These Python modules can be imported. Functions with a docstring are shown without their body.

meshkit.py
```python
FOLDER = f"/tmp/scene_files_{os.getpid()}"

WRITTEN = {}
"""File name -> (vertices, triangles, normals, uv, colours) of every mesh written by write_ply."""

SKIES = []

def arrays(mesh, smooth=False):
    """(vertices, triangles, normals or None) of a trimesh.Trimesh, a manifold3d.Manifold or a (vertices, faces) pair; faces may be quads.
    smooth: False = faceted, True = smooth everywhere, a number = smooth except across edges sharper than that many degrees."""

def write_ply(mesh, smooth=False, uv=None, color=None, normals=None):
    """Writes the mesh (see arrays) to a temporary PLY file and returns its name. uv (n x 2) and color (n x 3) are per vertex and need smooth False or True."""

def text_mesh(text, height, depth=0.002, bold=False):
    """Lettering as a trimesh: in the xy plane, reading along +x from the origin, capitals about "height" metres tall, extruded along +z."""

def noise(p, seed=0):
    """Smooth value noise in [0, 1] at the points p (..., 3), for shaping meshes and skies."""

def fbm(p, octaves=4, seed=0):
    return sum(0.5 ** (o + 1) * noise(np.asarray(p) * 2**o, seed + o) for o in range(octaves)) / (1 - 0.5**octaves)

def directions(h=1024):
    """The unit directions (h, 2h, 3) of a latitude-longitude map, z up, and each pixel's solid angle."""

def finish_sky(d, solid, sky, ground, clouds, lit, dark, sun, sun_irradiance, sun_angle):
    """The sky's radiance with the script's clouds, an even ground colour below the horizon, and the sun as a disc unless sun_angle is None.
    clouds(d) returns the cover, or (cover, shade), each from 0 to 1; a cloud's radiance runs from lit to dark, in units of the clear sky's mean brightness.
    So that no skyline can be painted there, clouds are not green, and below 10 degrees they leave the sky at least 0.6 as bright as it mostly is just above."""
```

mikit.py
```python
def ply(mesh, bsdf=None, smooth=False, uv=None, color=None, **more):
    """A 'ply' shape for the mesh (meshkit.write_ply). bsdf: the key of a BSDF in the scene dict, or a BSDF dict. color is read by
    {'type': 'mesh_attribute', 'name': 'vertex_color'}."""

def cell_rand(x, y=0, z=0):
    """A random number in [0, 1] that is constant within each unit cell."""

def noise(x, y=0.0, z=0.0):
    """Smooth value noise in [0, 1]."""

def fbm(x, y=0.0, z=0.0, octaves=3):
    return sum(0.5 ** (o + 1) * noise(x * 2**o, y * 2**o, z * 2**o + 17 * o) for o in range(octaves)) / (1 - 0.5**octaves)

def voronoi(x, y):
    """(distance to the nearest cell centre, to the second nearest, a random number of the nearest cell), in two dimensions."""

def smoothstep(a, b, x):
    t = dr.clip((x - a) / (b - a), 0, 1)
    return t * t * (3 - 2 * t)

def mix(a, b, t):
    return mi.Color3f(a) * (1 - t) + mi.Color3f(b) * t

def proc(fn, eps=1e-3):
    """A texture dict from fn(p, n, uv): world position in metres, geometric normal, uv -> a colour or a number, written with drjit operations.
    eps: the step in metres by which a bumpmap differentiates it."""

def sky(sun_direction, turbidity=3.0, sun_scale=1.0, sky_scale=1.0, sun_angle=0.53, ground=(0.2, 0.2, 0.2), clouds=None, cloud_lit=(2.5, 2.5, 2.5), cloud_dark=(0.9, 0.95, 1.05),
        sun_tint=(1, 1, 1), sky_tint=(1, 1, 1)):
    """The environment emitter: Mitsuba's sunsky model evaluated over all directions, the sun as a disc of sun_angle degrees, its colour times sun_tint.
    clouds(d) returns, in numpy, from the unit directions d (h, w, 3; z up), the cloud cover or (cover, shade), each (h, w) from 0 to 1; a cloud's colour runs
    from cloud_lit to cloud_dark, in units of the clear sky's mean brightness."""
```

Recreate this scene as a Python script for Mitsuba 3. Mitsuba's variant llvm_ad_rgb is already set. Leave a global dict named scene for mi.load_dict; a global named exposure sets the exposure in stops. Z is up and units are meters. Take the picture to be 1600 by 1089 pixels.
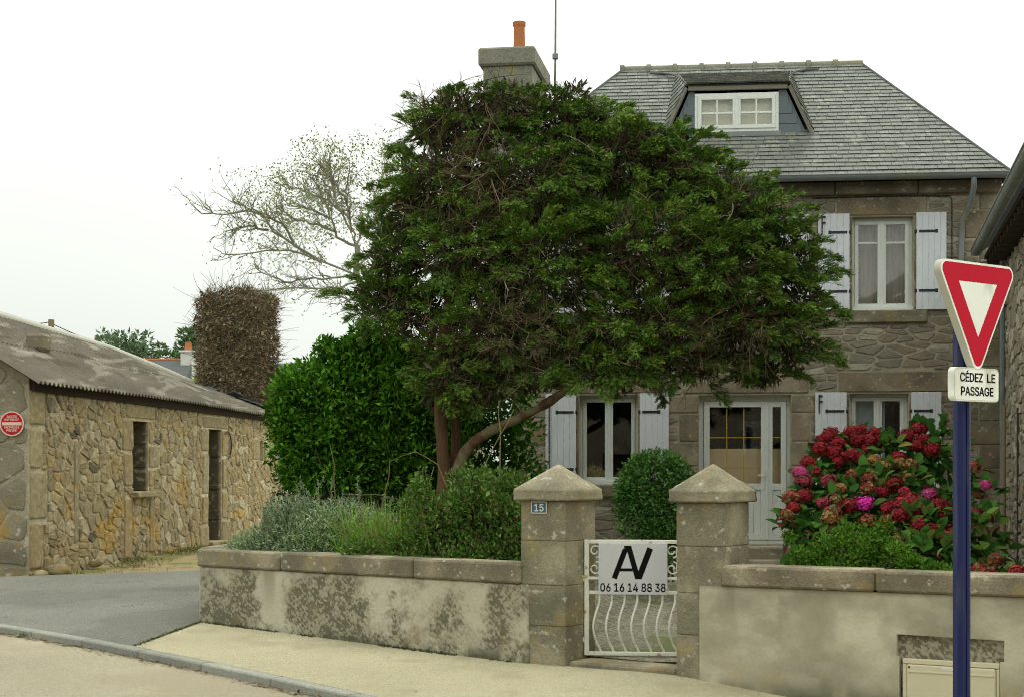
import math
import numpy as np, trimesh, shapely
from shapely.geometry import Polygon, box as sbox, LineString, Point
from shapely.ops import unary_union
from scipy.spatial import Voronoi, ConvexHull
from scipy.interpolate import RBFInterpolator
import drjit as dr
import mitsuba as mi
import mikit, meshkit
from mikit import proc, noise, fbm, voronoi, cell_rand, smoothstep, mix

T = mi.ScalarTransform4f
scene, labels = {}, {}
EYE = 1.7

# ---------------------------------------------------------------- camera, light, exposure
exposure = 2.0
scene['camera'] = {'type': 'perspective', 'fov': 35.49, 'fov_axis': 'x', 'near_clip': 0.1, 'far_clip': 3000.0,
                   'principal_point_offset_y': -0.1749,
                   'to_world': T().look_at(origin=[0, 0, EYE], target=[0, 1, EYE], up=[0, 0, 1])}


def overcast(d):
    az = d[..., 0] * -0.75 + d[..., 1] * 0.55
    low = np.clip(1 - (d[..., 2] - 0.02) / 0.34, 0, 1)
    n = meshkit.fbm(d * 2.2 + 5.0, 4, 3)
    shade = 0.42 * np.clip(1 - d[..., 2] / 0.8, 0, 1) + 0.36 * low * np.clip(az + 0.30, 0, 1) + 0.4 * np.clip(n - 0.52, 0, 1)
    return np.ones(d.shape[:2]), shade


scene['sky'] = mikit.sky((0.42, 0.10, 0.9), turbidity=4, sun_scale=0.07, sun_angle=28, clouds=overcast,
                         cloud_lit=(3.7, 3.86, 3.5), cloud_dark=(1.30, 1.40, 1.33), ground=(0.16, 0.16, 0.15))

# ---------------------------------------------------------------- materials


def mat(name, color, rough=0.8, spec=0.3, metallic=0.0, bump=None, **more):
    c = color if isinstance(color, dict) else {'type': 'rgb', 'value': list(color)}
    b = {'type': 'principled', 'base_color': c, 'roughness': rough, 'specular': spec, 'metallic': metallic, **more}
    if bump is not None:
        b = {'type': 'bumpmap', 'arbitrary': {**bump[0]}, 'scale': bump[1], 'bsdf': b}
    scene[name] = {'type': 'twosided', 'bsdf': b}


C = mi.Color3f


def grain(p, s):
    return noise(p.x * s, p.y * s, p.z * s)


def barn_stone_fn(p, n, uv):
    c = mix(mix((0.275, 0.238, 0.155), (0.40, 0.30, 0.15), uv.x), (0.50, 0.44, 0.30), smoothstep(0.62, 1.0, uv.y))
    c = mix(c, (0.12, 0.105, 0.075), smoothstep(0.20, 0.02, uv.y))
    lich = smoothstep(0.56, 0.72, fbm(p.x * 1.1, p.y * 1.1, p.z * 1.4 + 3)) * smoothstep(2.3, 0.6, p.z)
    c = mix(c, (0.44, 0.27, 0.05), lich * 0.75)
    g = grain(p, 38.0)
    f = fbm(p.x * 13, p.y * 13, p.z * 13, 4)
    return mix(c * (0.42 + 0.35 * g + 0.66 * f), (0.42, 0.37, 0.25), smoothstep(0.58, 0.70, f) * 0.6)


def barn_mortar_fn(p, n, uv):
    g = fbm(p.x * 5, p.y * 5, p.z * 5)
    c = mix((0.33, 0.28, 0.175), (0.66, 0.60, 0.44), g) * (0.75 + 0.5 * grain(p, 30.0))
    return mix(c, (0.16, 0.14, 0.09), smoothstep(0.9, 0.2, p.z) * 0.55 * g * 1.6)


def house_stone_fn(p, n, uv):
    c = mix(mix((0.205, 0.19, 0.148), (0.255, 0.20, 0.145), uv.x), (0.36, 0.33, 0.26), smoothstep(0.6, 1.0, uv.y))
    g = grain(p, 45.0)
    return c * (0.66 + 0.4 * g + 0.3 * fbm(p.x * 8, p.y * 8, p.z * 8))


def house_mortar_fn(p, n, uv):
    return mix((0.26, 0.235, 0.175), (0.425, 0.39, 0.30), fbm(p.x * 4, p.y * 4, p.z * 7))


def granite_fn(p, n, uv):
    c = mix((0.178, 0.166, 0.113), (0.215, 0.158, 0.112), uv.x) * (0.8 + 0.5 * uv.y)
    big = fbm(p.x * 3.2, p.y * 3.2, p.z * 2.2)
    c = mix(c, (0.36, 0.32, 0.22), smoothstep(0.52, 0.72, big) * 0.55)
    c = mix(c, (0.10, 0.092, 0.062), smoothstep(0.5, 0.3, big) * 0.6)
    sp = grain(p, 85.0)
    c = c * (0.7 + 0.6 * sp)
    lich = smoothstep(0.62, 0.82, fbm(p.x * 19 + 9, p.y * 19, p.z * 19, 4))
    c = mix(c, (0.50, 0.48, 0.40), lich * 0.75)
    yel = smoothstep(0.62, 0.72, fbm(p.x * 5, p.y * 5 + 30, p.z * 5))
    return mix(c, (0.30, 0.21, 0.06), yel * 0.3)


def old_render_fn(p, n, uv):
    c = mix((0.40, 0.36, 0.26), (0.50, 0.475, 0.38), fbm(p.x * 1.7, p.y * 1.7, p.z * 2.4))
    c = c * (0.92 + 0.16 * grain(p, 60.0))
    wx = fbm(p.x * 9, p.y * 9, p.z * 9, 4) * 0.7
    wz = fbm(p.x * 9 + 31, p.y * 9, p.z * 9, 4) * 0.7
    m = fbm(p.x * 2.6 + wx, p.y * 2.6 + wx, p.z * 1.7 + wz, 5)
    fine = 0.6 * fbm(p.x * 43 + p.z * 9, p.y * 43 - p.x * 8, p.z * 37 + p.x * 9, 4) + 0.4 * fbm(p.x * 11 + p.z * 3, p.y * 11, p.z * 9 - p.x * 3, 4)
    low = smoothstep(0.75, 0.05, p.z)
    top = smoothstep(0.48, 0.68, p.z)
    c = mix(c, (0.25, 0.22, 0.15), smoothstep(0.36, 0.52, m) * 0.55)
    patch = smoothstep(0.26, 0.68, m + 0.04 * low - 0.05 * top)
    mould = patch * (0.12 + 1.5 * smoothstep(0.40, 0.64, fine))
    c = mix(c, (0.075, 0.07, 0.042), dr.clip(mould, 0, 1) * 0.8)
    c = mix(c, (0.20, 0.15, 0.07), smoothstep(0.6, 0.75, fbm(p.x * 6 + 40, p.y * 6, p.z * 6)) * 0.5 * low)
    st = smoothstep(0.55, 0.75, fbm(p.x * 8 + p.y * 3, 3.0, p.z * 0.7, 4)) * smoothstep(0.15, 0.66, p.z)
    c = mix(c, (0.17, 0.15, 0.10), st * 0.55)
    foot = smoothstep(0.16, 0.0, p.z - 0.0) * smoothstep(0.42, 0.62, fbm(p.x * 4, p.y * 4, 7.0))
    return mix(c, (0.05, 0.055, 0.03), foot * 0.8)


def clean_render_fn(p, n, uv):
    c = mix((0.27, 0.25, 0.18), (0.50, 0.46, 0.35), smoothstep(0.25, 0.75, fbm(p.x * 2.1, p.y * 2.1, p.z * 2.4, 5)))
    c = c * (0.92 + 0.16 * grain(p, 55.0))
    d = smoothstep(0.48, 0.78, fbm(p.x * 2.9 + 11, p.y * 2.9, p.z * 2.3, 5))
    c = mix(c, (0.21, 0.19, 0.125), d * 0.55)
    y = smoothstep(0.6, 0.78, fbm(p.x * 2.2, p.y * 2.2 + 21, p.z * 2.2))
    c = mix(c, (0.42, 0.33, 0.18), y * 0.5)
    st = smoothstep(0.54, 0.76, fbm(p.x * 7 + p.y * 3, 3.0, p.z * 0.8, 4)) * smoothstep(0.1, 0.75, p.z)
    c = mix(c, (0.19, 0.17, 0.115), st * 0.5)
    c = mix(c, (0.55, 0.52, 0.42), smoothstep(0.60, 0.70, fbm(p.x * 5 + 2, p.y * 5, p.z * 7, 4)) * 0.18)
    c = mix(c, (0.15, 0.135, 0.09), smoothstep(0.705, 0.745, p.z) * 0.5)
    foot = smoothstep(0.10, -0.16, p.z + 0.02) * smoothstep(0.35, 0.6, fbm(p.x * 5, p.y * 5, 3.0))
    return mix(c, (0.06, 0.065, 0.035), foot * 0.75)


def sidewalk_fn(p, n, uv):
    a, b, r = voronoi(p.x * 75, p.y * 75)
    c = mix((0.275, 0.243, 0.158), (0.385, 0.352, 0.246), r) * (0.86 + 0.2 * smoothstep(0.0, 0.4, b - a))
    c = c * (0.86 + 0.28 * fbm(p.x * 0.9, p.y * 0.9, 1.0))
    st = smoothstep(0.52, 0.72, fbm(p.x * 2.3, p.y * 2.3, 8.0, 5))
    return mix(c, (0.22, 0.19, 0.125), st * 0.45)


def road_fn(p, n, uv):
    a, b, r = voronoi(p.x * 60, p.y * 60)
    c = mix((0.235, 0.208, 0.147), (0.325, 0.293, 0.215), r)
    c = c * (0.84 + 0.32 * fbm(p.x * 0.7, p.y * 0.7, 4.0))
    return mix(c, (0.24, 0.20, 0.14), smoothstep(0.50, 0.72, fbm(p.x * 1.5, p.y * 1.5, 2.0, 5)) * 0.5)


def asphalt_fn(p, n, uv):
    a, b, r = voronoi(p.x * 70, p.y * 70)
    c = mix((0.105, 0.104, 0.090), (0.185, 0.18, 0.155), r)
    crack = smoothstep(0.004, 0.0, dr.abs(fbm(p.x * 0.55 + 3, p.y * 0.55, 1.0, 5) - 0.5))
    c = c * (1 - 0.45 * crack)
    old = smoothstep(0.50, 0.53, fbm(p.x * 0.35 + 7, p.y * 0.35, 2.0, 4))
    return c * (0.9 + 0.16 * old) * (0.74 + 0.5 * fbm(p.x * 0.9, p.y * 0.9, 6.0, 4))


def earth_fn(p, n, uv):
    g = fbm(p.x * 1.6, p.y * 1.6, 2.0, 4)
    f = fbm(p.x * 22, p.y * 22, 1.0)
    c = mix((0.20, 0.165, 0.09), (0.33, 0.27, 0.155), f)
    c = mix(c, (0.13, 0.145, 0.045), smoothstep(0.48, 0.62, g) * 0.8)
    return mix(c, (0.16, 0.08, 0.05), smoothstep(0.66, 0.74, fbm(p.x * 3 + 9, p.y * 3, 5.0)) * 0.6)


def gravel_fn(p, n, uv):
    a, b, r = voronoi(p.x * 26, p.y * 26)
    c = mix((0.13, 0.12, 0.09), (0.29, 0.265, 0.20), r) * (0.55 + 0.5 * smoothstep(0.0, 0.35, b - a))
    return mix(c, (0.10, 0.12, 0.04), smoothstep(0.5, 0.66, fbm(p.x * 2, p.y * 2, 3.0)) * 0.75)


def slate_fn(p, n, uv):
    c = mix((0.095, 0.104, 0.094), (0.19, 0.2, 0.178), uv.x)
    c = mix(c, (0.20, 0.185, 0.125), smoothstep(0.66, 1.0, uv.y) * 0.7)
    g = fbm(p.x * 14, p.y * 14, p.z * 14)
    c = c * (0.72 + 0.5 * g)
    return mix(c, (0.36, 0.36, 0.29), smoothstep(0.64, 0.74, fbm(p.x * 9, p.y * 9 + 8, p.z * 9)) * 0.5)


def fibre_fn(p, n, uv):
    c = mix((0.095, 0.084, 0.066), (0.18, 0.16, 0.126), fbm(p.x * 2.2, p.y * 0.55, p.z * 2.2, 4))
    c = c * (0.62 + 0.4 * fbm(p.x * 16, p.y * 9, p.z * 16) + 0.42 * fbm(p.x * 9 + p.z * 9, p.y * 0.5 - p.x * 0.04, 2.0, 4))
    c = mix(c, (0.42, 0.40, 0.33), smoothstep(0.58, 0.68, fbm(p.x * 13 + p.z * 11 + 6, p.y * 0.7, 5.0)) * 0.35)
    c = mix(c, (0.48, 0.46, 0.40), smoothstep(0.62, 0.72, fbm(p.x * 2.6 + 3, p.y * 1.1, p.z * 5, 4)) * 0.4)
    return mix(c, (0.095, 0.075, 0.055), smoothstep(0.6, 0.7, fbm(p.x * 4, p.y * 2 + 17, p.z * 4)) * 0.6)


def gable_fn(p, n, uv):
    c = mix((0.13, 0.115, 0.082), (0.29, 0.255, 0.18), fbm(p.x * 2.4, p.y * 2.4, p.z * 2.4, 4))
    c = c * (0.8 + 0.4 * grain(p, 40.0))
    c = mix(c, (0.50, 0.48, 0.42), smoothstep(0.68, 0.73, fbm(p.x * 8, p.y * 8, p.z * 8)) * 0.7)
    y = smoothstep(0.50, 0.64, fbm(p.x * 1.9 + 4, p.y * 1.9, p.z * 2.6)) * smoothstep(1.7, 0.8, p.z)
    return mix(c, (0.36, 0.22, 0.05), y * 0.75)


def kerb_fn(p, n, uv):
    c = mix((0.19, 0.195, 0.168), (0.275, 0.275, 0.238), fbm(p.x * 2.5, p.y * 2.5, p.z * 2.5))
    return c * (0.75 + 0.5 * grain(p, 70.0)) * (0.9 + 0.2 * uv.x)


def bark_fn(p, n, uv):
    c = mix((0.03, 0.017, 0.011), (0.155, 0.078, 0.042), fbm(p.x * 21, p.y * 21, p.z * 4.0, 4))
    return mix(c, (0.125, 0.115, 0.06), smoothstep(0.42, 0.62, fbm(p.x * 7, p.y * 7, p.z * 7, 4)) * uv.x)


def paint_fn(p, n, uv):
    c = mix((0.60, 0.62, 0.66), (0.70, 0.72, 0.76), fbm(p.x * 3, p.y * 3, p.z * 1.2))
    return mix(c, (0.40, 0.40, 0.38), smoothstep(0.64, 0.78, fbm(p.x * 6, p.y * 6, p.z * 2.0)) * 0.35)


def cement_fn(p, n, uv):
    c = mix((0.14, 0.142, 0.115), (0.25, 0.245, 0.20), fbm(p.x * 3, p.y * 3, p.z * 2, 4))
    c = c * (0.8 + 0.4 * grain(p, 30.0))
    return mix(c, (0.26, 0.22, 0.09), smoothstep(0.6, 0.75, fbm(p.x * 4, p.y * 4 + 9, p.z * 4)) * 0.6)


def zinc_fn(p, n, uv):
    c = mix((0.14, 0.16, 0.165), (0.22, 0.24, 0.235), fbm(p.x * 3, p.y * 3, p.z * 3))
    return mix(c, (0.17, 0.17, 0.10), smoothstep(0.5, 0.7, fbm(p.x * 2, p.y * 2 + 5, p.z * 6)) * 0.5)


for nm, fn, rough, spec in [('barn_stone', barn_stone_fn, .9, .2), ('barn_mortar', barn_mortar_fn, .95, .1), ('house_stone', house_stone_fn, .85, .2),
                            ('house_mortar', house_mortar_fn, .95, .1), ('granite', granite_fn, .85, .25), ('old_render', old_render_fn, .9, .2),
                            ('clean_render', clean_render_fn, .9, .2), ('sidewalk_mat', sidewalk_fn, .95, .15), ('road_mat', road_fn, .9, .2),
                            ('asphalt_mat', asphalt_fn, .85, .25), ('earth_mat', earth_fn, .95, .1), ('gravel_mat', gravel_fn, .95, .1),
                            ('slate_mat', slate_fn, .42, .5), ('fibre_mat', fibre_fn, .9, .2), ('gable_mat', gable_fn, .9, .2), ('kerb_mat', kerb_fn, .85, .25),
                            ('bark_mat', bark_fn, .9, .15), ('paint_mat', paint_fn, .45, .4), ('cement_mat', cement_fn, .9, .2), ('zinc_mat', zinc_fn, .5, .5)]:
    mat(nm, proc(fn), rough, spec)
mat('pole_blue', proc(lambda p, n, uv: mix((0.007, 0.013, 0.078), (0.03, 0.032, 0.085), smoothstep(0.5, 0.72, fbm(p.x * 40, p.y * 40, p.z * 3.0, 4)))), .45, .3)
mat('gate_paint', proc(lambda p, n, uv: mix(mix((0.62, 0.61, 0.53), (0.76, 0.76, 0.68), fbm(p.x * 9, p.y * 9, p.z * 9)), (0.30, 0.16, 0.07), smoothstep(0.68, 0.76, fbm(p.x * 26, p.y * 26, p.z * 18, 4)) * 0.8)), .4, .5)
mat('sign_white', proc(lambda p, n, uv: mix((0.84, 0.85, 0.80), (0.62, 0.62, 0.54), smoothstep(0.45, 0.75, fbm(p.x * 9, p.y * 9, p.z * 4.0, 4)))), .5, .2)
for nm, c, r, s in [('pvc', (0.66, 0.68, 0.64), .35, .5), ('iron', (0.022, 0.024, 0.026), .5, .4), 
                    ('board_paint', (0.55, 0.55, 0.57), .5, .4), ('black_print', (0.006, 0.006, 0.006), .8, .1),
                    ('sign_red', (0.52, 0.004, 0.026), .55, .12), ('sign_edge', (0.46, 0.45, 0.38), .5, .4), 
                    ('enamel_blue', (0.03, 0.075, 0.10), .3, .5), ('terracotta', (0.42, 0.155, 0.06), .8, .2), ('meter_cream', (0.52, 0.47, 0.33), .5, .4),
                    ('net_curtain', (0.23, 0.21, 0.17), .9, .1), ('cream_blind', (0.50, 0.50, 0.38), .9, .1), ('sand_reflection', (0.62, 0.50, 0.31), .9, .1),
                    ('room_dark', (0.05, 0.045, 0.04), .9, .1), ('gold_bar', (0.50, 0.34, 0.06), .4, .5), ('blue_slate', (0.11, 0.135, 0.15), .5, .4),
                    ('dark_timber', (0.045, 0.035, 0.028), .9, .1), ('grey_timber', (0.20, 0.19, 0.155), .9, .1), ('white_wash', (0.55, 0.56, 0.55), .9, .1),
                    ('far_slate', (0.105, 0.115, 0.115), .8, .2), ('slate_gap', (0.05, 0.054, 0.05), .9, .1), ('valley_shadow', (0.09, 0.095, 0.09), .6, .3), ('red_disc', (0.46, 0.012, 0.018), .6, .12), ('pale_disc', (0.62, 0.50, 0.42), .4, .4),
                    ('old_timber', (0.22, 0.17, 0.10), .9, .1), ('sky_reflection', (0.30, 0.36, 0.38), .9, .1), ('brass', (0.45, 0.36, 0.14), .35, .5)]:
    mat(nm, c, r, s)
VC = {'type': 'mesh_attribute', 'name': 'vertex_color'}
mat('foliage', VC, .7, .25)
mat('gloss_foliage', VC, .42, .45)
scene['thin_foliage'] = {'type': 'principledthin', 'base_color': VC, 'roughness': .5, 'diff_trans': .55, 'spec_trans': 0.0}
scene['pane_glass'] = {'type': 'thindielectric', 'int_ior': 1.5}

# ---------------------------------------------------------------- helpers
used = {}


def K(base):
    n = used.get(base, 0)
    used[base] = n + 1
    return base if n == 0 else f'{base}_{n:03d}'


def lab(key, label=None, cat=None, group=None, kind=None):
    d = labels.setdefault(key, {})
    for a, b in (('label', label), ('category', cat), ('group', group), ('kind', kind)):
        if b:
            d[a] = b


class Frame:
    """Upright plane: X along it to the right, Y away behind it, Z up."""

    def __init__(s, x, y, deg, z=0.0):
        a = math.radians(deg)
        s.R = np.array([[math.cos(a), math.sin(a), 0], [-math.sin(a), math.cos(a), 0], [0, 0, 1]])
        s.o = np.array([x, y, z], float)

    def __call__(s, v):
        return np.asarray(v, float) @ s.R.T + s.o


_hull = {}


def chamfered(x0, x1, y0, y1, z0, z1, c):
    lo, hi = np.array([x0, y0, z0], float), np.array([x1, y1, z1], float)
    c = min(c, *(0.45 * (hi - lo)))
    v = []
    for sx in (0, 1):
        for sy in (0, 1):
            for sz in (0, 1):
                s = np.array([sx, sy, sz])
                p = np.where(s, hi, lo)
                d = np.where(s, -c, c)
                for k in range(3):
                    q = p + d
                    q[k] = p[k]
                    v.append(q)
    v = np.array(v)
    if 'f' not in _hull:
        w = []
        for sx in (-1, 1):
            for sy in (-1, 1):
                for sz in (-1, 1):
                    for k in range(3):
                        q = np.array([sx, sy, sz]) * 0.8
                        q[k] = (sx, sy, sz)[k]
                        w.append(q)
        w = np.array(w)
        h = ConvexHull(w)
        f = h.simplices.copy()
        for i, t in enumerate(f):
            nn = np.cross(w[t[1]] - w[t[0]], w[t[2]] - w[t[0]])
            if nn @ h.equations[i, :3] < 0:
                f[i] = t[::-1]
        _hull['f'] = f
    return v, _hull['f']


class MB:
    def __init__(s):
        s.V, s.F, s.A, s.n = [], [], [], 0

    def add(s, v, f, a=None):
        v, f = np.asarray(v, float), np.asarray(f, int)
        if f.shape[1] == 4:
            f = np.vstack([f[:, [0, 1, 2]], f[:, [0, 2, 3]]])
        s.V.append(v)
        s.F.append(f + s.n)
        if a is not None:
            a = np.asarray(a, float)
            s.A.append(np.tile(a, (len(v), 1)) if a.ndim == 1 else a)
        s.n += len(v)
        return s

    def box(s, x0, x1, y0, y1, z0, z1, c=0.004, a=None):
        return s.add(*chamfered(x0, x1, y0, y1, z0, z1, c), a)

    def rough(s, amp, freq):
        s.V = [v + (meshkit.fbm(v * freq, 3)[:, None] - .5) * amp * np.sign(v - v.mean(0)) for v in s.V]
        return s

    def mesh(s, m, a=None):
        return s.add(m.vertices, m.faces, a)

    def tube(s, pts, rad, n=6, a=None, cap=True):
        pts = np.asarray(pts, float)
        rad = np.broadcast_to(np.asarray(rad, float), (len(pts),))
        tan = np.gradient(pts, axis=0)
        tan /= np.linalg.norm(tan, axis=1, keepdims=True) + 1e-12
        ref = np.array([0.31, 0.22, 0.93]) if abs(tan[0, 2]) < 0.8 else np.array([0.9, 0.3, 0.1])
        u = np.cross(tan, ref)
        u /= np.linalg.norm(u, axis=1, keepdims=True)
        w = np.cross(tan, u)
        ang = np.arange(n) * 2 * np.pi / n
        ring = pts[:, None] + rad[:, None, None] * (np.cos(ang)[None, :, None] * u[:, None] + np.sin(ang)[None, :, None] * w[:, None])
        v = ring.reshape(-1, 3)
        i = np.arange(len(pts) - 1)[:, None] * n
        j = np.arange(n)[None]
        jn = (j + 1) % n
        f = np.stack([i + j, i + jn, i + n + jn, i + n + j], -1).reshape(-1, 4)
        f = np.vstack([f[:, [0, 1, 2]], f[:, [0, 2, 3]]])
        if cap:
            m = len(v)
            v = np.vstack([v, pts[:1], pts[-1:]])
            k = np.arange(n)
            kn = (k + 1) % n
            f = np.vstack([f, np.stack([k * 0 + m, kn, k], 1), np.stack([k * 0 + m + 1, (len(pts) - 1) * n + k, (len(pts) - 1) * n + kn], 1)])
        return s.add(v, f, a)

    def slab(s, poly, y0, y1, a=None):
        """A polygon drawn in X and Z, as thick as from y0 to y1."""
        for g in getattr(poly, 'geoms', [poly]):
            m = trimesh.creation.extrude_polygon(g, y1 - y0, engine='earcut')
            v = np.array(m.vertices)
            s.add(np.stack([v[:, 0], y0 + v[:, 2], v[:, 1]], 1), m.faces[:, ::-1], a)
        return s

    def flat(s, poly, z0, z1, a=None):
        m = trimesh.creation.extrude_polygon(poly, z1 - z0, engine='earcut')
        return s.add(np.array(m.vertices) + [0, 0, z0], m.faces, a)


def put(key, mb, material, frame=None, smooth=False, attr=None):
    v, f = np.vstack(mb.V), np.vstack(mb.F)
    if frame is not None:
        v = frame(v)
    kw = {}
    if attr == 'uv':
        kw['uv'] = np.vstack(mb.A)
    elif attr == 'color':
        kw['color'] = np.vstack(mb.A)
    scene[key] = mikit.ply(trimesh.Trimesh(v, f, process=False), material, smooth, **kw)
    return key


def pillow(mb, poly, proud, rng, a, y=0.0, flat=0.86):
    """One stone: an outline in X and Z standing PROUD of the plane Y = y, with a rounded, uneven face."""
    xy = np.array(poly.exterior.coords)[:-1]
    if poly.exterior.is_ccw:
        xy = xy[::-1]
    n = len(xy)
    c = xy.mean(0)
    tilt = rng.normal(0, 0.22, 2) * proud / max(0.05, np.ptp(xy, 0).max())
    d = lambda q: (q - c) @ tilt
    r1 = c + (xy - c) * 0.975
    r2 = c + (xy - c) * flat
    j = rng.normal(0, 0.22 * proud, n)
    v = np.vstack([np.stack([xy[:, 0], np.full(n, y + 0.02), xy[:, 1]], 1),
                   np.stack([r1[:, 0], y - 0.5 * proud + d(r1) + 0.7 * j[::-1], r1[:, 1]], 1),
                   np.stack([r2[:, 0], y - proud + j + d(r2), r2[:, 1]], 1),
                   [[c[0], y - proud * (1.06 + rng.normal(0, .1)), c[1]]]])
    i = np.arange(n)
    k = (i + 1) % n
    f = np.vstack([np.stack([i + o, k + o, k + o + n, i + o + n], 1)[:, [0, 1, 2]] for o in (0, n)] +
                  [np.stack([i + o, k + o, k + o + n, i + o + n], 1)[:, [0, 2, 3]] for o in (0, n)] +
                  [np.stack([i + 2 * n, k + 2 * n, i * 0 + 3 * n], 1)])
    mb.add(v, f, a)


def rubble(region, sx, sz, gap, rng, jit=0.42, drop=0.22, rnd=0.25):
    x0, z0, x1, z1 = region.bounds
    pts, z, row = [], z0 - sz, 0
    while z < z1 + sz:
        h = sz * rng.uniform(.75, 1.3)
        x = x0 - sx * rng.uniform(0.5, 1.5)
        while x < x1 + sx:
            w = sx * rng.uniform(.6, 1.45)
            if rng.random() > drop:
                pts.append((x + w / 2 + rng.normal(0, jit * sx * .3), z + h / 2 + rng.normal(0, jit * sz * .5)))
            x += w
        z += h
    pts = np.array(pts)
    sc = np.array([1.0, sx / sz])
    vor = Voronoi(pts * sc)
    out = []
    for i in range(len(pts)):
        r = vor.regions[vor.point_region[i]]
        if -1 in r or len(r) < 3:
            continue
        p = Polygon(vor.vertices[r] / sc)
        if not p.is_valid:
            continue
        p = p.intersection(region)
        for g in getattr(p, 'geoms', [p]):
            if g.geom_type != 'Polygon' or g.area < 0.12 * sx * sz:
                continue
            q = rnd * min(sx, sz)
            g = g.buffer(-gap / 2 - q).buffer(q, quad_segs=2)
            g = g if g.geom_type == 'Polygon' else max(g.geoms, key=lambda t: t.area)
            if g.is_empty or g.area < 0.08 * sx * sz:
                continue
            g = g.simplify(0.05 * min(sx, sz))
            if len(g.exterior.coords) >= 4:
                q = np.array(g.exterior.coords)[:-1]
                e_ = Polygon(q + rng.normal(0, .035 * min(sx, sz), q.shape))
                out.append(e_ if e_.is_valid else Polygon(q))
    return out


def stones(parent, polys, material, frame, rng, proud, weight, y=0.0, tone=lambda c: None, most=300, name='stone', rest='small_stones'):
    """The stones that show largest as parts of their own, the others as one part."""
    order = sorted(range(len(polys)), key=lambda i: -weight(polys[i]))
    bulk = MB()
    for r, i in enumerate(order):
        p = polys[i]
        a = tone(p.centroid) or (rng.random(), rng.random())
        mb = MB() if r < most else bulk
        pillow(mb, p, proud * rng.uniform(.7, 1.35), rng, a, y)
        if r < most:
            put(K(f'{parent}__{name}'), mb, material, frame, False, 'uv')
    if bulk.n:
        put(f'{parent}__{rest}', bulk, material, frame, False, 'uv')
        lab(f'{parent}__{rest}', kind='stuff')


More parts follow.
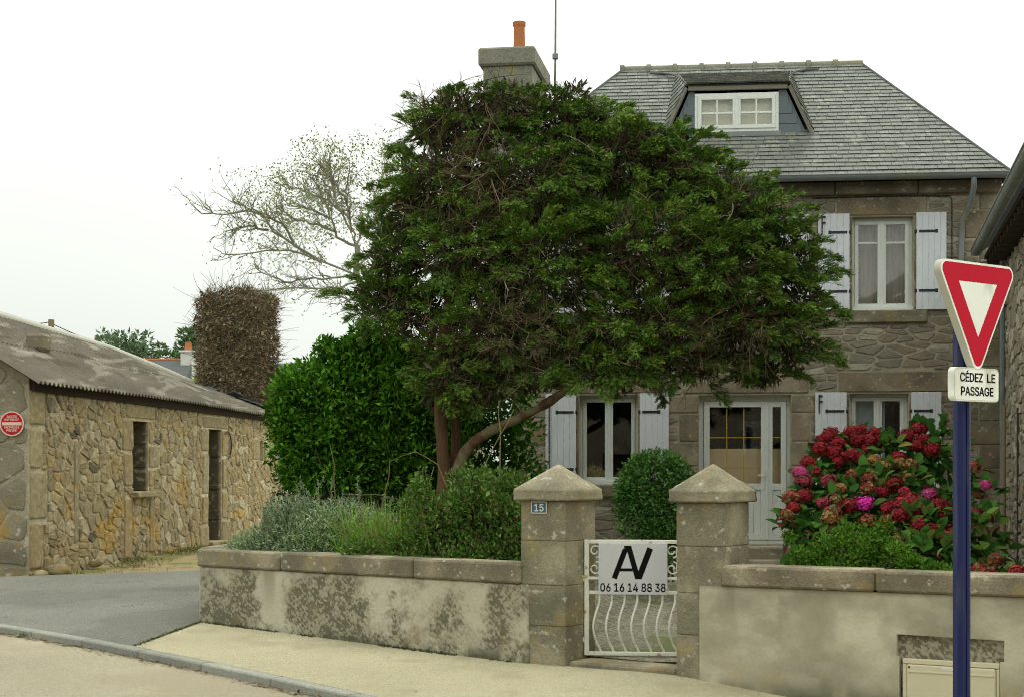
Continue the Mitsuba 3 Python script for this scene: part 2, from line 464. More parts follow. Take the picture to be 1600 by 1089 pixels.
def resample(b, n, rng, wob):
    b = np.array(b, float)
    s_ = np.concatenate([[0], np.cumsum(np.linalg.norm(np.diff(b, axis=0), axis=1))])
    t = np.linspace(0, s_[-1], n)
    q = np.stack([np.interp(t, s_, b[:, k]) for k in range(3)], 1)
    w = rng.normal(0, wob, (n, 3)) * [1, 1, .8]
    w[0] = 0
    return q + w


def sheet(poly, zf, res):
    x0, y0, x1, y1 = poly.bounds
    V, F, n = [], [], 0
    pp = shapely.prepared.prep(poly)
    for i in range(int(math.floor(x0 / res)), int(math.ceil(x1 / res))):
        for j in range(int(math.floor(y0 / res)), int(math.ceil(y1 / res))):
            c = sbox(i * res, j * res, (i + 1) * res, (j + 1) * res)
            if pp.contains(c):
                gs = [np.array([(i * res, j * res), ((i + 1) * res, j * res), ((i + 1) * res, (j + 1) * res), (i * res, (j + 1) * res)])]
            elif pp.intersects(c):
                g = poly.intersection(c)
                gs = [np.array(shapely.geometry.polygon.orient(q).exterior.coords)[:-1] for q in getattr(g, 'geoms', [g]) if q.geom_type == 'Polygon']
            else:
                continue
            for q in gs:
                V.append(q)
                F += [(n, n + k, n + k + 1) for k in range(1, len(q) - 1)]
                n += len(q)
    V = np.vstack(V)
    m = MB()
    m.add(np.column_stack([V, zf(V)]), F)
    return m


def unit(v):
    return v / (np.linalg.norm(v, axis=-1, keepdims=True) + 1e-12)


def leaves(base, dirs, ups, length, width, colors, fold=0.25, point=0.5):
    """Diamond leaves, folded along the rib: four corners, two triangles each."""
    n = len(base)
    length, width = np.broadcast_to(length, (n,))[:, None], np.broadcast_to(width, (n,))[:, None]
    side = unit(np.cross(dirs, ups))
    nrm = np.cross(side, dirs)
    mid = base + dirs * length * point
    v = np.stack([base, mid + side * width / 2 + nrm * width * fold, base + dirs * length, mid - side * width / 2 + nrm * width * fold], 1).reshape(-1, 3)
    i = np.arange(n)[:, None] * 4
    f = np.vstack([i + [0, 1, 2], i + [0, 2, 3]])
    return v, f, np.repeat(colors, 4, 0)


def needles(base, dirs, ups, length, width, colors):
    side = unit(np.cross(dirs, ups)) * (width / 2)[:, None]
    v = np.stack([base - side, base + side, base + dirs * length[:, None]], 1).reshape(-1, 3)
    return v, np.arange(len(v)).reshape(-1, 3), np.repeat(colors, 3, 0)


def shell(clumps, count, rng, lo=0.72, hi=1.05, bury=0.55, squash=1.0):
    """Points near the surfaces of overlapping lumps (x, y, z, rx, rz[, ry]), few of them deep inside another lump; and outward directions."""
    c = np.array([k[:3] for k in clumps], float)
    r = np.array([(k[3], (k[5] if len(k) > 5 else 0.85 * (k[3] + k[4]) / 2 * squash), k[4]) for k in clumps], float)
    w = (r[:, 0] * r[:, 2] + r[:, 0] * r[:, 1] + r[:, 1] * r[:, 2])
    P, D = [], []
    while sum(map(len, P)) < count:
        i = rng.choice(len(c), count, p=w / w.sum())
        d = unit(rng.normal(size=(count, 3)))
        rad = rng.uniform(lo ** 2, hi ** 2, (count, 1)) ** 0.5
        p = c[i] + d * r[i] * rad
        q = np.linalg.norm((p[:, None] - c[None]) / r[None], axis=2)
        q[np.arange(count), i] = 9
        keep = (q.min(1) > bury) | (rng.random(count) < 0.06)
        P.append(p[keep])
        D.append(unit(d / r[i])[keep])
    return np.vstack(P)[:count], np.vstack(D)[:count]


# ---------------------------------------------------------------- the ground
gp = np.array([(-3.3, 16.88, .10), (.07, 14.2, -.02), (1.4, 13.35, -.01), (2.2, 12.92, -.13), (3.0, 12.5, -.22), (-1.06, 12.57, -.08), (-3.54, 15.0, .05), (-5.4, 16.9, .08),
               (-7.2, 23.9, .15), (-6.2, 35.7, .2), (-9, 20.4, .1), (2.5, 9, -.22), (0, 0, -.12), (-8, 8, .0), (6, 6, -.3), (8, 12, -.3), (-14, 25, .12), (-14, 32, .2), (0, 30, .3)])
_rbf = RBFInterpolator(gp[:, :2], gp[:, 2], kernel='linear', degree=0, smoothing=0.02)


def gz(q):
    q = np.asarray(q, float)
    return _rbf(np.clip(q, [-16, -6], [12, 40]))


g = np.concatenate([-np.geomspace(1500, 18, 14), np.arange(-16, 14, .5), np.geomspace(14, 1500, 14)])
h = np.concatenate([-np.geomspace(400, 8, 10), np.arange(-6, 42, .5), np.geomspace(42, 2500, 14)])
X, Y = np.meshgrid(g, h, indexing='ij')
Z = gz(np.stack([X, Y], -1).reshape(-1, 2)).reshape(X.shape) - 0.10
ng, nh = X.shape
i, j = np.meshgrid(np.arange(ng - 1), np.arange(nh - 1), indexing='ij')
a = (i * nh + j).ravel()
m = MB().add(np.stack([X, Y, Z], -1).reshape(-1, 3), np.stack([a, a + nh, a + nh + 1, a + 1], 1))
put('ground', m, 'earth_mat')
lab('ground', 'bare ground under everything, out to the horizon', 'ground', kind='structure')

KERB = np.array([(-16, 27.0), (-9, 20.45), (-5.4, 16.9), (-3.54, 15.0), (-1.056, 12.57), (1.5, 9.8), (3.5, 7.2), (5.6, 4.6), (9, 1.2)])
road_poly = Polygon(list(map(tuple, KERB)) + [(14, -6), (-16, -6)]).buffer(0.03)
put('road', sheet(road_poly, lambda q: gz(q) - 0.065, 1.0), 'road_mat')
lab('road', 'beige road surface along the kerb', 'road', kind='structure')
pav = Polygon([(-3.54, 15.0), (-1.056, 12.57), (1.5, 9.8), (3.5, 7.2), (5.6, 4.6), (9.5, 6.5), (7.9, 9.9), (1.76, 13.3), (.55, 14.25), (-3.25, 16.98)])
put('pavement', sheet(pav, lambda q: gz(q) + .004, .5), 'sidewalk_mat')
lab('pavement', 'sandy yellow pavement along the garden wall', 'pavement', kind='structure')
drive = Polygon([(-16, 27.0), (-9, 20.45), (-5.4, 16.9), (-3.54, 15.0), (-3.27, 16.95), (-2.6, 20), (-2.3, 24.3), (-3.4, 24.55), (-4.8, 24.5), (-6.2, 24.0), (-7.5, 23.5), (-10, 23.7), (-16, 30)])
put('driveway', sheet(drive, lambda q: gz(q) + .0, .5), 'asphalt_mat')
lab('driveway', 'grey asphalt driveway in front of the stone barn', 'driveway', kind='structure')

rngk = np.random.default_rng(5)
line = LineString(KERB[1:7])
s = 0.0
kerb_n = 0
while s + 1.0 < line.length and kerb_n < 26:
    p0, p1 = np.array(line.interpolate(s + .006).coords[0]), np.array(line.interpolate(s + .994).coords[0])
    t = unit(p1 - p0)
    out = np.array([t[1], -t[0]])
    if out @ np.array([-1, -1]) < 0:
        out = -out
    za, zb = gz([p0])[0], gz([p1])[0]
    v, f = chamfered(0, np.linalg.norm(p1 - p0), 0, .15, -.25, 0.006, .012)
    ux = v[:, :1] / np.linalg.norm(p1 - p0)
    w = p0 + v[:, :1] * t + v[:, 1:2] * out
    zz = za + (zb - za) * ux[:, 0] + v[:, 2]
    put(K('kerb__stone'), MB().add(np.column_stack([w, zz]), f, (rngk.random(), 0)), 'kerb_mat', None, False, 'uv')
    s += 1.0
    kerb_n += 1
lab('kerb', 'low grey concrete kerb between road and pavement', 'kerb', kind='structure')

# the garden behind the walls, climbing to the house
A0, A1 = np.array([.93, 13.7]), np.array([3.4, 22.9])


def garden_z(q):
    q = np.asarray(q, float)
    t = np.clip((q - A0) @ (A1 - A0) / ((A1 - A0) @ (A1 - A0)), 0, 1)
    d = np.linalg.norm(q - (A0 + t[:, None] * (A1 - A0)), axis=1)
    path = .02 + .43 * t
    w = np.clip((d - .6) / .7, 0, 1)
    return path * (1 - w) + (.50 + .02 * np.sin(q[:, 0] * 3) * np.cos(q[:, 1] * 2.3)) * w


gar = Polygon([(-3.12, 17.05), (.3, 14.45), (.70, 14.30), (1.62, 13.65), (1.95, 13.4), (4.7, 11.95), (7.2, 12), (7.2, 34), (-1.9, 34)])
put('garden', sheet(gar, garden_z, .4), 'gravel_mat')
lab('garden', 'gravel path and soil of the front garden', 'garden', kind='structure')

# ---------------------------------------------------------------- the old barn
BF = Frame(-7.22, 23.9, -85.1)
rb = np.random.default_rng(11)
EZ = 3.01          # eaves
wall = sbox(0, -.2, 16.05, EZ - .02)
holes = [sbox(4.8, 1.32, 5.72, 2.60), sbox(9.77, .05, 10.83, 2.58), sbox(14.2, 1.93, 14.6, 2.41)]
put('stone_barn__wall', MB().slab(wall.difference(unary_union(holes)), 0.0, .5), 'barn_mortar', BF)
dressed = [  # blocks round the openings and at the near corner, X0 X1 Z0 Z1
    (4.22, 4.79, 2.05, 2.62), (4.30, 4.79, 1.42, 2.02), (4.32, 4.76, .12, 1.25), (5.73, 6.02, 2.2, 2.62), (5.73, 6.35, 1.75, 2.17), (5.73, 6.0, 1.4, 1.72), (5.75, 6.05, .15, 1.2),
    (4.4, 6.1, 2.64, 2.86), (9.2, 9.76, 2.1, 2.58), (9.3, 9.76, 1.2, 2.07), (9.1, 9.76, .1, .55), (9.25, 9.76, .58, 1.17), (10.84, 11.3, 2.0, 2.58), (10.84, 11.2, 1.3, 1.97),
    (10.84, 11.25, .65, 1.27), (10.84, 11.55, .02, .62), (9.3, 11.3, 2.6, 2.84), (13.5, 14.18, 1.95, 2.45), (14.62, 15.2, 1.9, 2.4), (1.86, 2.06, .5, 2.2), (0.02, .5, 1.72, 2.35), (0.02, .72, .95, 1.69), (.02, .55, .2, .92),
    (.02, .62, 2.38, 2.95)]
dpol = [sbox(p[0] + .01, p[2] + .01, p[1] - .01, p[3] - .01) for p in dressed]
free = wall.difference(unary_union(holes + [sbox(p[0] - .01, p[2] - .01, p[1] + .01, p[3] + .01) for p in dressed]))
near, far = free.intersection(sbox(0, -.2, 6.4, 4)), free.intersection(sbox(6.4, -.2, 17, 4))
polys = rubble(near, .20, .125, .018, rb, jit=.5, drop=.38, rnd=.14) + rubble(far, .22, .15, .018, rb, jit=.5, drop=.36, rnd=.14)


def barn_w(p):
    c = p.centroid
    return p.area / (24 + c.x) ** 2


def barn_tone(c):
    return (np.clip(rb.normal(.5, .28), 0, 1), np.clip(rb.beta(1.7, 1.35), 0, 1))


for p in dpol:
    q = p.buffer(-.03).buffer(.03, quad_segs=1)
    mb = MB()
    pillow(mb, q, .03, rb, (rb.uniform(.2, .7), rb.uniform(.4, .75)), 0, .9)
    put(K('stone_barn__wall__dressed_stone'), mb, 'barn_stone', BF, False, 'uv')
stones('stone_barn__wall', polys, 'barn_stone', BF, rb, .024, barn_w, 0, barn_tone, most=276)
# window: reveal stones, bar, sill
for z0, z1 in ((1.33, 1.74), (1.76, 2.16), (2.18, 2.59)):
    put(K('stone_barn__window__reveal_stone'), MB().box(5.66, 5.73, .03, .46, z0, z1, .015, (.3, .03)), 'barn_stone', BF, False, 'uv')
put('stone_barn__window__sill', MB().box(4.66, 6.0, -.16, .1, 1.22, 1.315, .012, (.3, .45)), 'barn_stone', BF, False, 'uv')
put('stone_barn__window__frame', MB().box(4.81, 4.88, .3, .37, 1.32, 2.6).box(5.18, 5.25, .3, .37, 1.32, 2.6), 'grey_timber', BF)
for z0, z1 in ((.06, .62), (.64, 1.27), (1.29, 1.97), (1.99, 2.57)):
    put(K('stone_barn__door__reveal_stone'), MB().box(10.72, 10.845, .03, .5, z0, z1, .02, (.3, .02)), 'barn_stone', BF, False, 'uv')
put('stone_barn__inner_wall', MB().box(.5, 15.6, 1.6, 1.7, -.1, 3.3), 'room_dark', BF)
put('stone_barn__door__threshold', MB().box(9.7, 10.9, -.14, .5, .0, .2, .02, (.5, .7)), 'barn_stone', BF, False, 'uv')
ringp = [(11.1 + .32 * math.cos(t), -.06, 2.25 + .3 * math.sin(t)) for t in np.linspace(-1.3, 2.2, 14)]
put('stone_barn__iron_hoop', MB().tube(ringp, .014, 6), 'iron', BF)
# near gable, facing the road
RIDGE = [(-.1, 4.36), (4.3, 4.3), (9.6, 4.17), (13, 3.98), (16.15, 3.76)]
ridge_z = lambda k: np.interp(k, [r[0] for r in RIDGE], [r[1] for r in RIDGE])
GF = Frame(*BF([[0, 4.2, 0]])[0][:2], 4.9)      # X from the far left corner to the corner at the front wall
gable = Polygon([(0, -.2), (4.2, -.2), (4.2, EZ + .10), (2.1, 4.34), (0, EZ + .10)])
put('stone_barn__gable', MB().slab(gable, 0.0, .4), 'gable_mat', GF)
gpol = rubble(gable.intersection(sbox(1.8, -.2, 4.18, 4)), .62, .42, .03, rb, drop=.1)
for p in gpol:
    mb = MB()
    pillow(mb, p, .018, rb, (rb.random(), rb.random()), 0, .9)
    put(K('stone_barn__gable__stone'), mb, 'gable_mat', GF, True, 'uv')
put('stone_barn__back_wall', MB().box(0.4, 16, 4.0, 4.4, -.2, EZ - .1), 'barn_mortar', BF)
put('stone_barn__end_wall', MB().box(15.7, 16.0, .5, 4.0, -.2, 3.0), 'barn_mortar', BF)
# corrugated fibre sheets, each its own part; the eaves board under them


def roof_sheet(k0, k1, s0, s1, side, lift):
    nk, ns = int(round((k1 - k0) / .0148)), 6
    k, s_ = np.meshgrid(np.linspace(k0, k1, nk), np.linspace(s0, s1, ns), indexing='ij')
    zr = ridge_z(k)
    ye, ze = -.24, EZ + .02
    sag = -.03 * np.sin(k * 1.1) * np.sin(np.pi * s_) - .02 * np.sin(k * .37 + 2)
    yy = ye + (2.1 - ye) * s_
    zz = ze + (zr + .06 - ze) * s_ + .026 * np.sin(2 * np.pi * k / .177) + lift + sag
    yy = yy if side > 0 else 4.2 - yy
    top = np.stack([k, yy, zz], -1).reshape(-1, 3)
    bot = top - [0, 0, .012]
    n = nk * ns
    a = (np.arange(nk - 1)[:, None] * ns + np.arange(ns - 1)[None]).ravel()
    q = np.stack([a, a + ns, a + ns + 1, a + 1], 1)
    e = np.arange(nk - 1) * ns
    edge = np.stack([e, e + n, e + ns + n, e + ns], 1)
    return MB().add(np.vstack([top, bot]), np.vstack([q, q[:, ::-1] + n, edge]))


kk = np.linspace(-.22, 16.2, 19)
for side in (1, -1):
    for a_, b_ in zip(kk[:-1], kk[1:]):
        for s0, s1, l in ((0, .53, 0), (.5, 1.0, .022)):
            if side < 0 and s0 > 0:
                continue
            put(K('stone_barn__roof__sheet'), roof_sheet(a_ - .02, b_ + .02, s0, 1.0 if side < 0 else s1, side, l + rb.uniform(0, .008)), 'fibre_mat', BF, 60)
rp = np.array([(k, 2.1, ridge_z(k) + .075) for k in np.linspace(-.25, 16.2, 40)])
put('stone_barn__roof__ridge_capping', MB().tube(rp, .1, 10), 'sign_edge', BF, 50)
for a_, b_ in ((.05, 8.6), (8.61, 16.0)):
    put(K('stone_barn__roof__eaves_board'), MB().box(a_, b_, -.07, .40, EZ - .12, EZ + .09), 'dark_timber', BF)
# verge of slates against the chimney
for i in range(7):
    k = 15.55 + rb.uniform(-.1, .35)
    y = .15 + i * .28
    z = EZ + .1 + (ridge_z(16) - EZ) * (y + .34) / 2.44 + .03
    v, f = chamfered(-.22, .22, -.17, .17, -.008, .008, .003)
    v = v @ trimesh.transformations.euler_matrix(.30 + rb.normal(0, .08), rb.normal(0, .12), rb.normal(0, .3))[:3, :3].T + [k, y, z]
    put(K('stone_barn__roof__slate'), MB().add(v, f), 'blue_slate', BF)
lab('stone_barn', 'long low rubble stone barn with a corrugated fibre roof', 'barn')
# chimney stack at its far gable, wrapped in dry ivy
put('stone_barn__chimney', MB().box(15.88, 16.3, .22, 1.86, 0, 5.96, .03), 'gable_mat', BF)

rv = np.random.default_rng(21)


def ivy_wrap():
    mb = MB()
    x0, x1, y0, y1, zb, zt = 15.80, 16.35, .16, 1.90, 3.05, 6.02
    N = 11000
    face = rv.choice(4, N, p=[.58, .2, .1, .12])
    u = rv.random(N)
    z = zb + (zt - zb) * rv.random(N) ** .9
    p = np.zeros((N, 3))
    nr = np.zeros((N, 3))
    dep = rv.uniform(-.06, .10, N)
    f0, f1, f2, f3 = (face == k for k in range(4))
    p[f0] = np.stack([x0 - dep[f0], y0 + (y1 - y0) * u[f0], z[f0]], 1); nr[f0] = (-1, 0, 0)
    p[f1] = np.stack([x0 + (x1 - x0) * u[f1], y0 - dep[f1], z[f1]], 1); nr[f1] = (0, -1, 0)
    p[f2] = np.stack([x0 + (x1 - x0) * u[f2], y1 + dep[f2], z[f2]], 1); nr[f2] = (0, 1, 0)
    p[f3] = np.stack([x0 + (x1 - x0) * u[f3], y0 + (y1 - y0) * rv.random(f3.sum()), zt + dep[f3]], 1); nr[f3] = (0, 0, 1)
    p = p + nr * ((meshkit.fbm(p * 2.6, 3, 6)[:, None] - .5) * .34) + np.array([0, 0, 1]) * (f3[:, None] * (meshkit.fbm(p * 3.3, 2, 2)[:, None] - .5) * .3)
    d = unit(rv.normal(size=(N, 3)) * [1, 1, .75] + nr * .15)
    up = unit(nr + rv.normal(0, .5, (N, 3)))
    col = np.array([[.20, .15, .085], [.27, .205, .125], [.12, .088, .05], [.35, .30, .20], [.16, .155, .07]])[rv.choice(5, N, p=[.34, .22, .27, .09, .08])] * rv.uniform(.6, 1.2, (N, 1))
    mb.add(*leaves(p, d, up, rv.uniform(.12, .30, N), rv.uniform(.006, .022, N), col))
    M = 3200
    i = rv.choice(N, M)
    mb.add(*leaves(p[i] + nr[i] * .03, unit(rv.normal(size=(M, 3)) + nr[i] * .6 - [0, 0, .5]), unit(nr[i] + rv.normal(0, .5, (M, 3))), rv.uniform(.05, .11, M), rv.uniform(.04, .09, M), col[i] * rv.uniform(.7, 1.3, (M, 1))))
    for _ in range(260):
        if rv.random() < .6:
            q = np.array([rv.uniform(x0, x1), rv.uniform(y0, y1), zt])
            d = unit(np.array([rv.normal(0, .5), rv.normal(0, .6), rv.uniform(.4, 1.2)]))
        else:
            y = y0 if rv.random() < .6 else y1
            q = np.array([rv.uniform(x0 - .05, x0 + .3), y, rv.uniform(3.6, zt)])
            d = unit(np.array([rv.normal(0, .4), (-1 if y == y0 else 1) * rv.uniform(.4, 1), rv.uniform(-.3, .9)]))
        L = rv.uniform(.15, .75)
        b = rv.normal(0, .3, 3)
        pts = [q + d * L * t + b * L * t * t * .6 for t in np.linspace(0, 1, 5)]
        mb.tube(pts, np.linspace(.008, .003, 5), 3, np.array([.17, .13, .085]) * rv.uniform(.6, 1.1), cap=False)
    return mb


put('dry_ivy', ivy_wrap(), 'foliage', BF, False, 'color')
lab('dry_ivy', 'thick brown dead ivy wrapped round the square chimney of the barn', 'ivy')
put('loose_block', MB().box(2.6, 3.05, .80, 1.1, 3.68, 3.98, .05), 'gable_mat', BF)
lab('loose_block', 'dark stone block lying on the corrugated barn roof', 'stone')
# round sign on the gable
SF = Frame(*GF([[3.96, 0, 0]])[0][:2], 4.9, 2.40)
disc = lambda r: Point(0, 0).buffer(r, quad_segs=16)
put('private_road_sign__rim', MB().slab(disc(.185).difference(disc(.168)), -.052, -.04), 'pale_disc', SF)
put('private_road_sign__disc', MB().slab(disc(.1675), -.05, -.036), 'red_disc', SF)
put('private_road_sign__bar', MB().slab(sbox(-.15, -.024, .15, .024), -.055, -.05), 'pale_disc', SF)


def words(text, h, cx, cz, y, depth=.004, bold=True, sx=1.0, wide=None):
    tm = meshkit.text_mesh(text, h, depth, bold=bold)
    v = np.array(tm.vertices)
    mid = (v[:, 0].min() + v[:, 0].max()) / 2
    sx = wide / np.ptp(v[:, 0]) if wide else sx
    return np.stack([(v[:, 0] - mid) * sx + cx, y - v[:, 2], v[:, 1] + cz], 1), tm.faces


for t, hh, z, sx in (('ACCES', .034, .088, 1), ('INTERDIT', .034, .042, 1), ('PROPRIETE', .034, -.072, .9), ('PRIVEE', .034, -.118, 1)):
    put(K('private_road_sign__word'), MB().add(*words(t, hh, 0, z, -.051, sx=sx)), 'pale_disc', SF)
lab('private_road_sign', 'round red sign with a pale bar on the gable of the barn', 'sign')
# low ruined wall going on behind the barn
rw = sbox(0, -.2, 3.2, 1.55)
WF = Frame(*BF([[16.1, .1, 0]])[0][:2], -85.1)
put('field_wall__core', MB().slab(rw, 0, .4), 'barn_mortar', WF)
for p in rubble(rw, .42, .3, .03, rb):
    mb = MB()
    pillow(mb, p, .06, rb, barn_tone(None), 0)
    put(K('field_wall__stone'), mb, 'barn_stone', WF, True, 'uv')
lab('field_wall', 'low rubble wall running on behind the far end of the barn', 'wall')
# fallen stones at the foot of the barn wall
for k, y, r in ((.55, -.26, .2), (.1, -.15, .12), (2.4, -.18, .12)):
    b = trimesh.creation.icosphere(subdivisions=2, radius=1)
    v = b.vertices * [r, r * .7, r * .55]
    v = v * (.8 + .5 * meshkit.noise(v * 7 + k)[:, None])
    q = BF([[k, y, 0]])[0]
    key = K('fallen_stone')
    mb = MB().add(v + [q[0], q[1], gz([q[:2]])[0] - .02 + r * .15], b.faces, (.4, .5))
    put(key, mb, 'barn_stone', None, True, 'uv')
    lab(key, {.55: 'largest loose stone at the foot of the barn wall near its front corner', .1: 'loose stone right at the front corner of the barn, by the red sign', 5.2: 'loose stone below the barn window', 2.4: 'flat loose stone by the upright seam in the barn wall', 7.6: 'loose stone at the foot of the wall between the barn window and door'}[k], 'stone', 'fallen stones along the barn wall')

# ---------------------------------------------------------------- the house
HF = Frame(3.42, 23.1, 6)
rh = np.random.default_rng(31)
XL, XR, TOP = -3.44, 3.54, 5.78
OPEN = {'door': (-.72, .60, .64, 2.79), 'right_low': (1.43, 2.26, 1.5, 2.80), 'left_low': (-2.45, -1.60, 1.5, 2.80), 'right_up': (1.47, 2.33, 3.99, 5.33), 'left_up': (-2.45, -1.6, 3.99, 5.33), 'mid_up': (-.45, .4, 3.99, 5.33)}
front = sbox(XL, .2, XR, TOP)
holes = [sbox(a, c, b, d) for a, b, c, d in OPEN.values()]
hw = 'stone_house__wall'
put(hw, MB().slab(front.difference(unary_union(holes)), 0, .45).box(XL, XL + .4, .455, 5.2, .2, TOP).box(XR - .4, XR, .455, 5.2, .2, TOP).box(XL + .405, XR - .405, 4.8, 5.2, .2, TOP), 'house_mortar', HF)
put('stone_house__interior', MB().box(XL + .4, XR - .4, .46, 4.79, .55, .62).box(XL + .4, XR - .4, .46, 4.79, 3.3, 3.4).box(XL + .4, XR - .4, .46, 4.79, 5.7, 5.78).box(-.95, -.85, .5, 4.7, .63, 3.29).box(.75, .85, .5, 4.7, .63, 3.29)
    .box(XL + .41, XR - .41, 4.6, 4.78, .63, 3.29), 'room_dark', HF)
lint = [(1.25, 2.52, 5.34, 5.62), (1.27, 2.86, 2.82, 3.12), (-2.75, -1.3, 2.82, 3.1), (-.95, .85, 2.81, 3.1), (-2.6, -1.4, 5.34, 5.62), (-.6, .55, 5.34, 5.62)]
sills = [(1.34, 2.52, 3.80, 3.985), (1.3, 2.45, 1.31, 1.49), (-2.6, -1.45, 1.31, 1.49), (-2.6, -1.45, 3.8, 3.985), (-.6, .55, 3.8, 3.985)]
jam = []
for (x0, x1, z0, z1), w in ((OPEN['door'], .3), (OPEN['right_low'], .24), (OPEN['left_low'], .24), (OPEN['right_up'], .22), (OPEN['left_up'], .22), (OPEN['mid_up'], .22)):
    z, k = z0, 0
    while z < z1 - .1:
        h = min(rh.uniform(.3, .46), z1 - z)
        if z1 - z - h < .15:
            h = z1 - z
        e = w + (.16 if k % 2 else 0) + rh.uniform(-.03, .03)
        jam += [(x0 - e, x0, z, z + h), (x1, x1 + e * rh.uniform(.85, 1.1), z, z + h)]
        z += h
        k += 1
z, k = .3, 0
while z < TOP - .2:
    h = rh.uniform(.3, .42)
    jam += [(XL, XL + (.5 if k % 2 else .3), z, min(z + h, TOP)), (XR - (.5 if k % 2 else .3), XR, z, min(z + h, TOP))]
    z += h
    k += 1


def block(parent, name, x0, x1, z0, z1, y0, y1, tone, c=.012, material='granite', frame=HF):
    return put(K(f'{parent}__{name}'), MB().box(x0 + .006, x1 - .006, y0, y1, z0 + .006, z1 - .006, c, tone), material, frame, False, 'uv')


for b in lint:
    block(hw, 'lintel', *b, -.022, .2, (rh.uniform(.6, 1), rh.uniform(.4, .8)))
for b in sills:
    block(hw, 'sill', *b, -.07, .2, (rh.uniform(.2, .6), rh.uniform(.1, .4)))
for b in jam:
    block(hw, 'jamb_stone', *b, -.013 - rh.uniform(0, .008), .02, (rh.uniform(0, 1), rh.uniform(.3, 1)))
xs = np.linspace(XL, XR, 7)
for a_, b_ in zip(xs[:-1], xs[1:]):
    block('stone_house', 'cornice', a_, b_, 5.63, 5.82, -.13, .1, (rh.uniform(.5, .9), rh.uniform(0, .3)))
free = front.difference(unary_union(holes + [sbox(b[0] - .01, b[2] - .01, b[1] + .01, b[3] + .01) for b in lint + sills + jam] + [sbox(XL, 5.62, XR, TOP)]))
polys = rubble(free, .27, .088, .018, rh, jit=.3, drop=.3, rnd=.2)


def house_w(p):
    c = p.centroid
    vis = 1.0 if (c.x > .75 and c.y > 1.2) else (.5 if c.x < -2.6 and c.y > 1.5 else .15)
    return p.area * vis


stones(hw, polys, 'house_stone', HF, rh, .014, house_w, 0, lambda c: (np.clip(rh.normal(.4, .3), 0, 1), rh.random()))


# windows
def casement(part, x0, x1, z0, z1, y, transom=None, bars=(), leafs=2, mat_='pvc', sub=None):
    """Fixed frame, two leaves with their glazing bars, a pane in each, as sub-parts of PART."""
    fw, lw = .045, .055
    put(f'{part}__frame', MB().box(x0, x1, y, y + .07, z0, z0 + fw).box(x0, x1, y, y + .07, z1 - fw, z1).box(x0, x0 + fw, y, y + .07, z0 + fw, z1 - fw).box(x1 - fw, x1, y, y + .07, z0 + fw, z1 - fw), mat_, HF)
    xm = (x0 + x1) / 2
    for i, (a_, b_) in enumerate(((x0 + fw, xm - .004), (xm + .004, x1 - fw))):
        mb = MB().box(a_, b_, y - .02, y + .035, z0 + fw, z0 + fw + lw).box(a_, b_, y - .02, y + .035, z1 - fw - lw, z1 - fw)
        mb.box(a_, a_ + lw, y - .02, y + .035, z0 + fw + lw, z1 - fw - lw).box(b_ - lw, b_, y - .02, y + .035, z0 + fw + lw, z1 - fw - lw)
        if transom:
            mb.box(a_ + lw, b_ - lw, y - .012, y + .03, transom - .015, transom + .015)
        for f_ in bars:
            x = a_ + lw + (b_ - a_ - 2 * lw) * f_
            mb.box(x - .012, x + .012, y - .014, y + .03, z0 + fw + lw, z1 - fw - lw)
        put(K(f'{part}__leaf'), mb, mat_, HF)
        put(K(f'{part}__pane'), MB().add([[a_ + lw, y + .012, z0 + fw + lw], [b_ - lw, y + .012, z0 + fw + lw], [b_ - lw, y + .012, z1 - fw - lw], [a_ + lw, y + .012, z1 - fw - lw]], [[0, 1, 2, 3]]), 'pane_glass', HF)
    put(f'{part}__cover_strip', MB().box(xm - .022, xm + .022, y - .034, y - .02, z0 + fw, z1 - fw), mat_, HF)


def drape(part, name, x0, x1, z0, z1, y, amp, per, material):
    x = np.linspace(x0, x1, max(8, int((x1 - x0) / .012)))
    z = np.array([z0, z1])
    XX, ZZ = np.meshgrid(x, z, indexing='ij')
    YY = y + amp * np.sin(XX * 2 * np.pi / per + np.sin(XX * 9)) + amp * .5 * np.sin(XX * 41)
    n = len(x)
    a = np.arange(n - 1) * 2
    mb = MB().add(np.stack([XX, YY, ZZ], -1).reshape(-1, 3), np.stack([a, a + 2, a + 3, a + 1], 1))
    put(K(f'{part}__{name}'), mb, material, HF, True)


wkeys = {}
for nm in ('right_up', 'right_low', 'left_low', 'left_up', 'mid_up'):
    x0, x1, z0, z1 = OPEN[nm]
    key = K('stone_house__window')
    wkeys[nm] = key
    casement(key, x0, x1, z0 + .005, z1, .16, transom=(z1 - .36) if nm.endswith('up') else None)
    put(f'{key}__board', MB().box(x0, x1, .06, .16, z0 - .01, z0 + .05), 'pvc', HF)
lab(wkeys['right_up'], 'upper window with net curtains')
for nm in ('right_up', 'left_up', 'mid_up'):
    x0, x1, z0, z1 = OPEN[nm]
    xm = (x0 + x1) / 2
    drape(wkeys[nm], 'net_curtain', x0 + .03, xm - .01, z0 + .05, z1 - .03, .30, .006, .075, 'net_curtain')
    drape(wkeys[nm], 'net_curtain', xm + .01, x1 - .03, z0 + .05, z1 - .03, .30, .006, .075, 'net_curtain')
x0, x1, z0, z1 = OPEN['right_low']
drape(wkeys['right_low'], 'curtain', x0 + .02, (x0 + x1) / 2 + .12, z0 + .05, z1 - .03, .30, .006, .12, 'sky_reflection')  # pale blue-grey sheet in place of the sky mirrored in the pane
